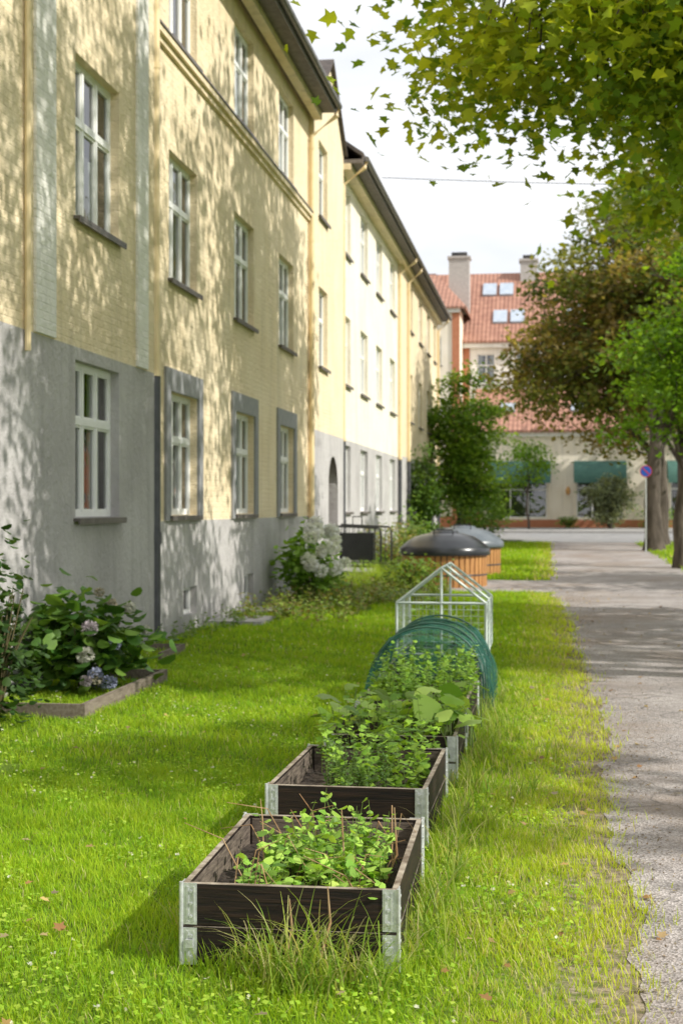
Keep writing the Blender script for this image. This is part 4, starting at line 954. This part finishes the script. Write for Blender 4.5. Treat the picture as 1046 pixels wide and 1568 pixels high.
S=empty('no_parking_sign');mb=MB();sx_,sy_=3.1,46.9;zb=H(sy_)-.35;mb.tube([(sx_,sy_,zb+.25),(sx_,sy_,zb+3.22)],.022,10);mb.build('post',[M_ZINC],S)
mb=MB()
mb.tube([(sx_,sy_-.030,zb+3.0),(sx_,sy_-.040,zb+3.0)],.19,28,0);mb.tube([(sx_,sy_-.041,zb+3.0),(sx_,sy_-.044,zb+3.0)],.165,28,1)
d=.10;mb.box8([(sx_-d-.012,sy_-.049,zb+3+d-.012),(sx_-d-.012,sy_-.046,zb+3+d-.012),(sx_-d+.012,sy_-.046,zb+3+d+.012),(sx_-d+.012,sy_-.049,zb+3+d+.012),(sx_+d-.012,sy_-.049,zb+3-d-.012),(sx_+d-.012,sy_-.046,zb+3-d-.012),(sx_+d+.012,sy_-.046,zb+3-d+.012),(sx_+d+.012,sy_-.049,zb+3-d+.012)],0)
mb.build('disc',[mat('sign_red',(.6,.03,.03),(.6,.04,.03),3,.4),mat('sign_blue',(.02,.09,.45),(.02,.1,.5),3,.4)],S)
mb=MB();mb.tube([(-4.9+i*1.0,42,11.5-.02*i-.35*math.sin(math.pi*i/22)) for i in range(23)],.012,5);mb.build('overhead_cable',[M_IRON])
F=Fol();n=20000;cx=rng.uniform(-120,120,90);cy=rng.uniform(112,150,90);cr_=rng.uniform(3,5,90);ci=rng.integers(0,90,n)
q=rng.standard_normal((n,3));q/=np.linalg.norm(q,axis=1)[:,None];q*=rng.random((n,1))**.4
pos=np.stack([cx[ci]+q[:,0]*cr_[ci],cy[ci]+q[:,1]*cr_[ci],4.5+q[:,2]*cr_[ci]],1)
F.leaves(pos,rng.uniform(.7,1.2,n),rng.random(n)*6.28,rng.normal(0,.5,n),rng.normal(0,.5,n),LD,pal(n,DEEP),0);F.build('distant_trees',[M_LEAF])

# ---------------------------------------------------------------- light
el=math.radians(38);az=math.radians(-15)
d=Vector((math.cos(el)*math.cos(az),math.cos(el)*math.sin(az),math.sin(el)))
L=bpy.data.lights.new('sun','SUN');L.energy=5.0;L.angle=math.radians(.53);L.color=(1,.96,.88)
lo=bpy.data.objects.new('sun',L);COL.objects.link(lo);lo.rotation_euler=d.to_track_quat('Z','Y').to_euler();lo.location=(20,-3,25)
w=bpy.data.worlds.new('World');SC.world=w;w.use_nodes=True;ns=w.node_tree.nodes;ln=w.node_tree.links;ns.clear()
out=N(ns,'ShaderNodeOutputWorld');bg=N(ns,'ShaderNodeBackground');bg.inputs[1].default_value=.15
sk=N(ns,'ShaderNodeTexSky',sky_type='NISHITA');sk.sun_disc=False;sk.sun_elevation=el;sk.sun_rotation=math.atan2(d.x,d.y)
tc=N(ns,'ShaderNodeTexCoord');mp=N(ns,'ShaderNodeMapping');mp.inputs['Scale'].default_value=(1,1,2.6);mp.inputs['Location'].default_value=(.3,.1,.2)
ln.new(tc.outputs['Generated'],mp.inputs[0]);nz=N(ns,'ShaderNodeTexNoise');nz.inputs['Scale'].default_value=2.6;nz.inputs['Detail'].default_value=4;nz.inputs['Roughness'].default_value=.55;ln.new(mp.outputs[0],nz.inputs['Vector'])
cr=N(ns,'ShaderNodeValToRGB');e=cr.color_ramp.elements;e[0].position=.3;e[1].position=.5;e[0].color=(.85,.85,.85,1);ln.new(nz.outputs['Fac'],cr.inputs[0])
n2=N(ns,'ShaderNodeTexNoise');n2.inputs['Scale'].default_value=4.5;n2.inputs['Detail'].default_value=4;ln.new(mp.outputs[0],n2.inputs['Vector'])
c2=N(ns,'ShaderNodeValToRGB');e=c2.color_ramp.elements;e[0].position=.35;e[1].position=.6;e[0].color=(6.0,6.25,6.7,1);e[1].color=(8.2,8.2,8.25,1);ln.new(n2.outputs['Fac'],c2.inputs[0])
mx=N(ns,'ShaderNodeMix',data_type='RGBA');ln.new(cr.outputs[0],mx.inputs[0]);ln.new(sk.outputs[0],mx.inputs[6]);ln.new(c2.outputs[0],mx.inputs[7])
ln.new(mx.outputs[2],bg.inputs[0]);ln.new(bg.outputs[0],out.inputs[0])

# ---------------------------------------------------------------- camera
cam=bpy.data.cameras.new('camera');co=bpy.data.objects.new('camera',cam);COL.objects.link(co);SC.camera=co
co.location=(0,0,1.7);co.rotation_euler=(math.radians(90),0,math.radians(8.28))
cam.sensor_fit='VERTICAL';cam.sensor_height=36;cam.lens=50;cam.shift_y=-.0045;cam.clip_end=4000;cam.clip_start=.05
cam.dof.use_dof=True;cam.dof.focus_distance=5.8;cam.dof.aperture_fstop=4.2
SC.view_settings.view_transform='Standard';SC.view_settings.look='None';SC.view_settings.exposure=0
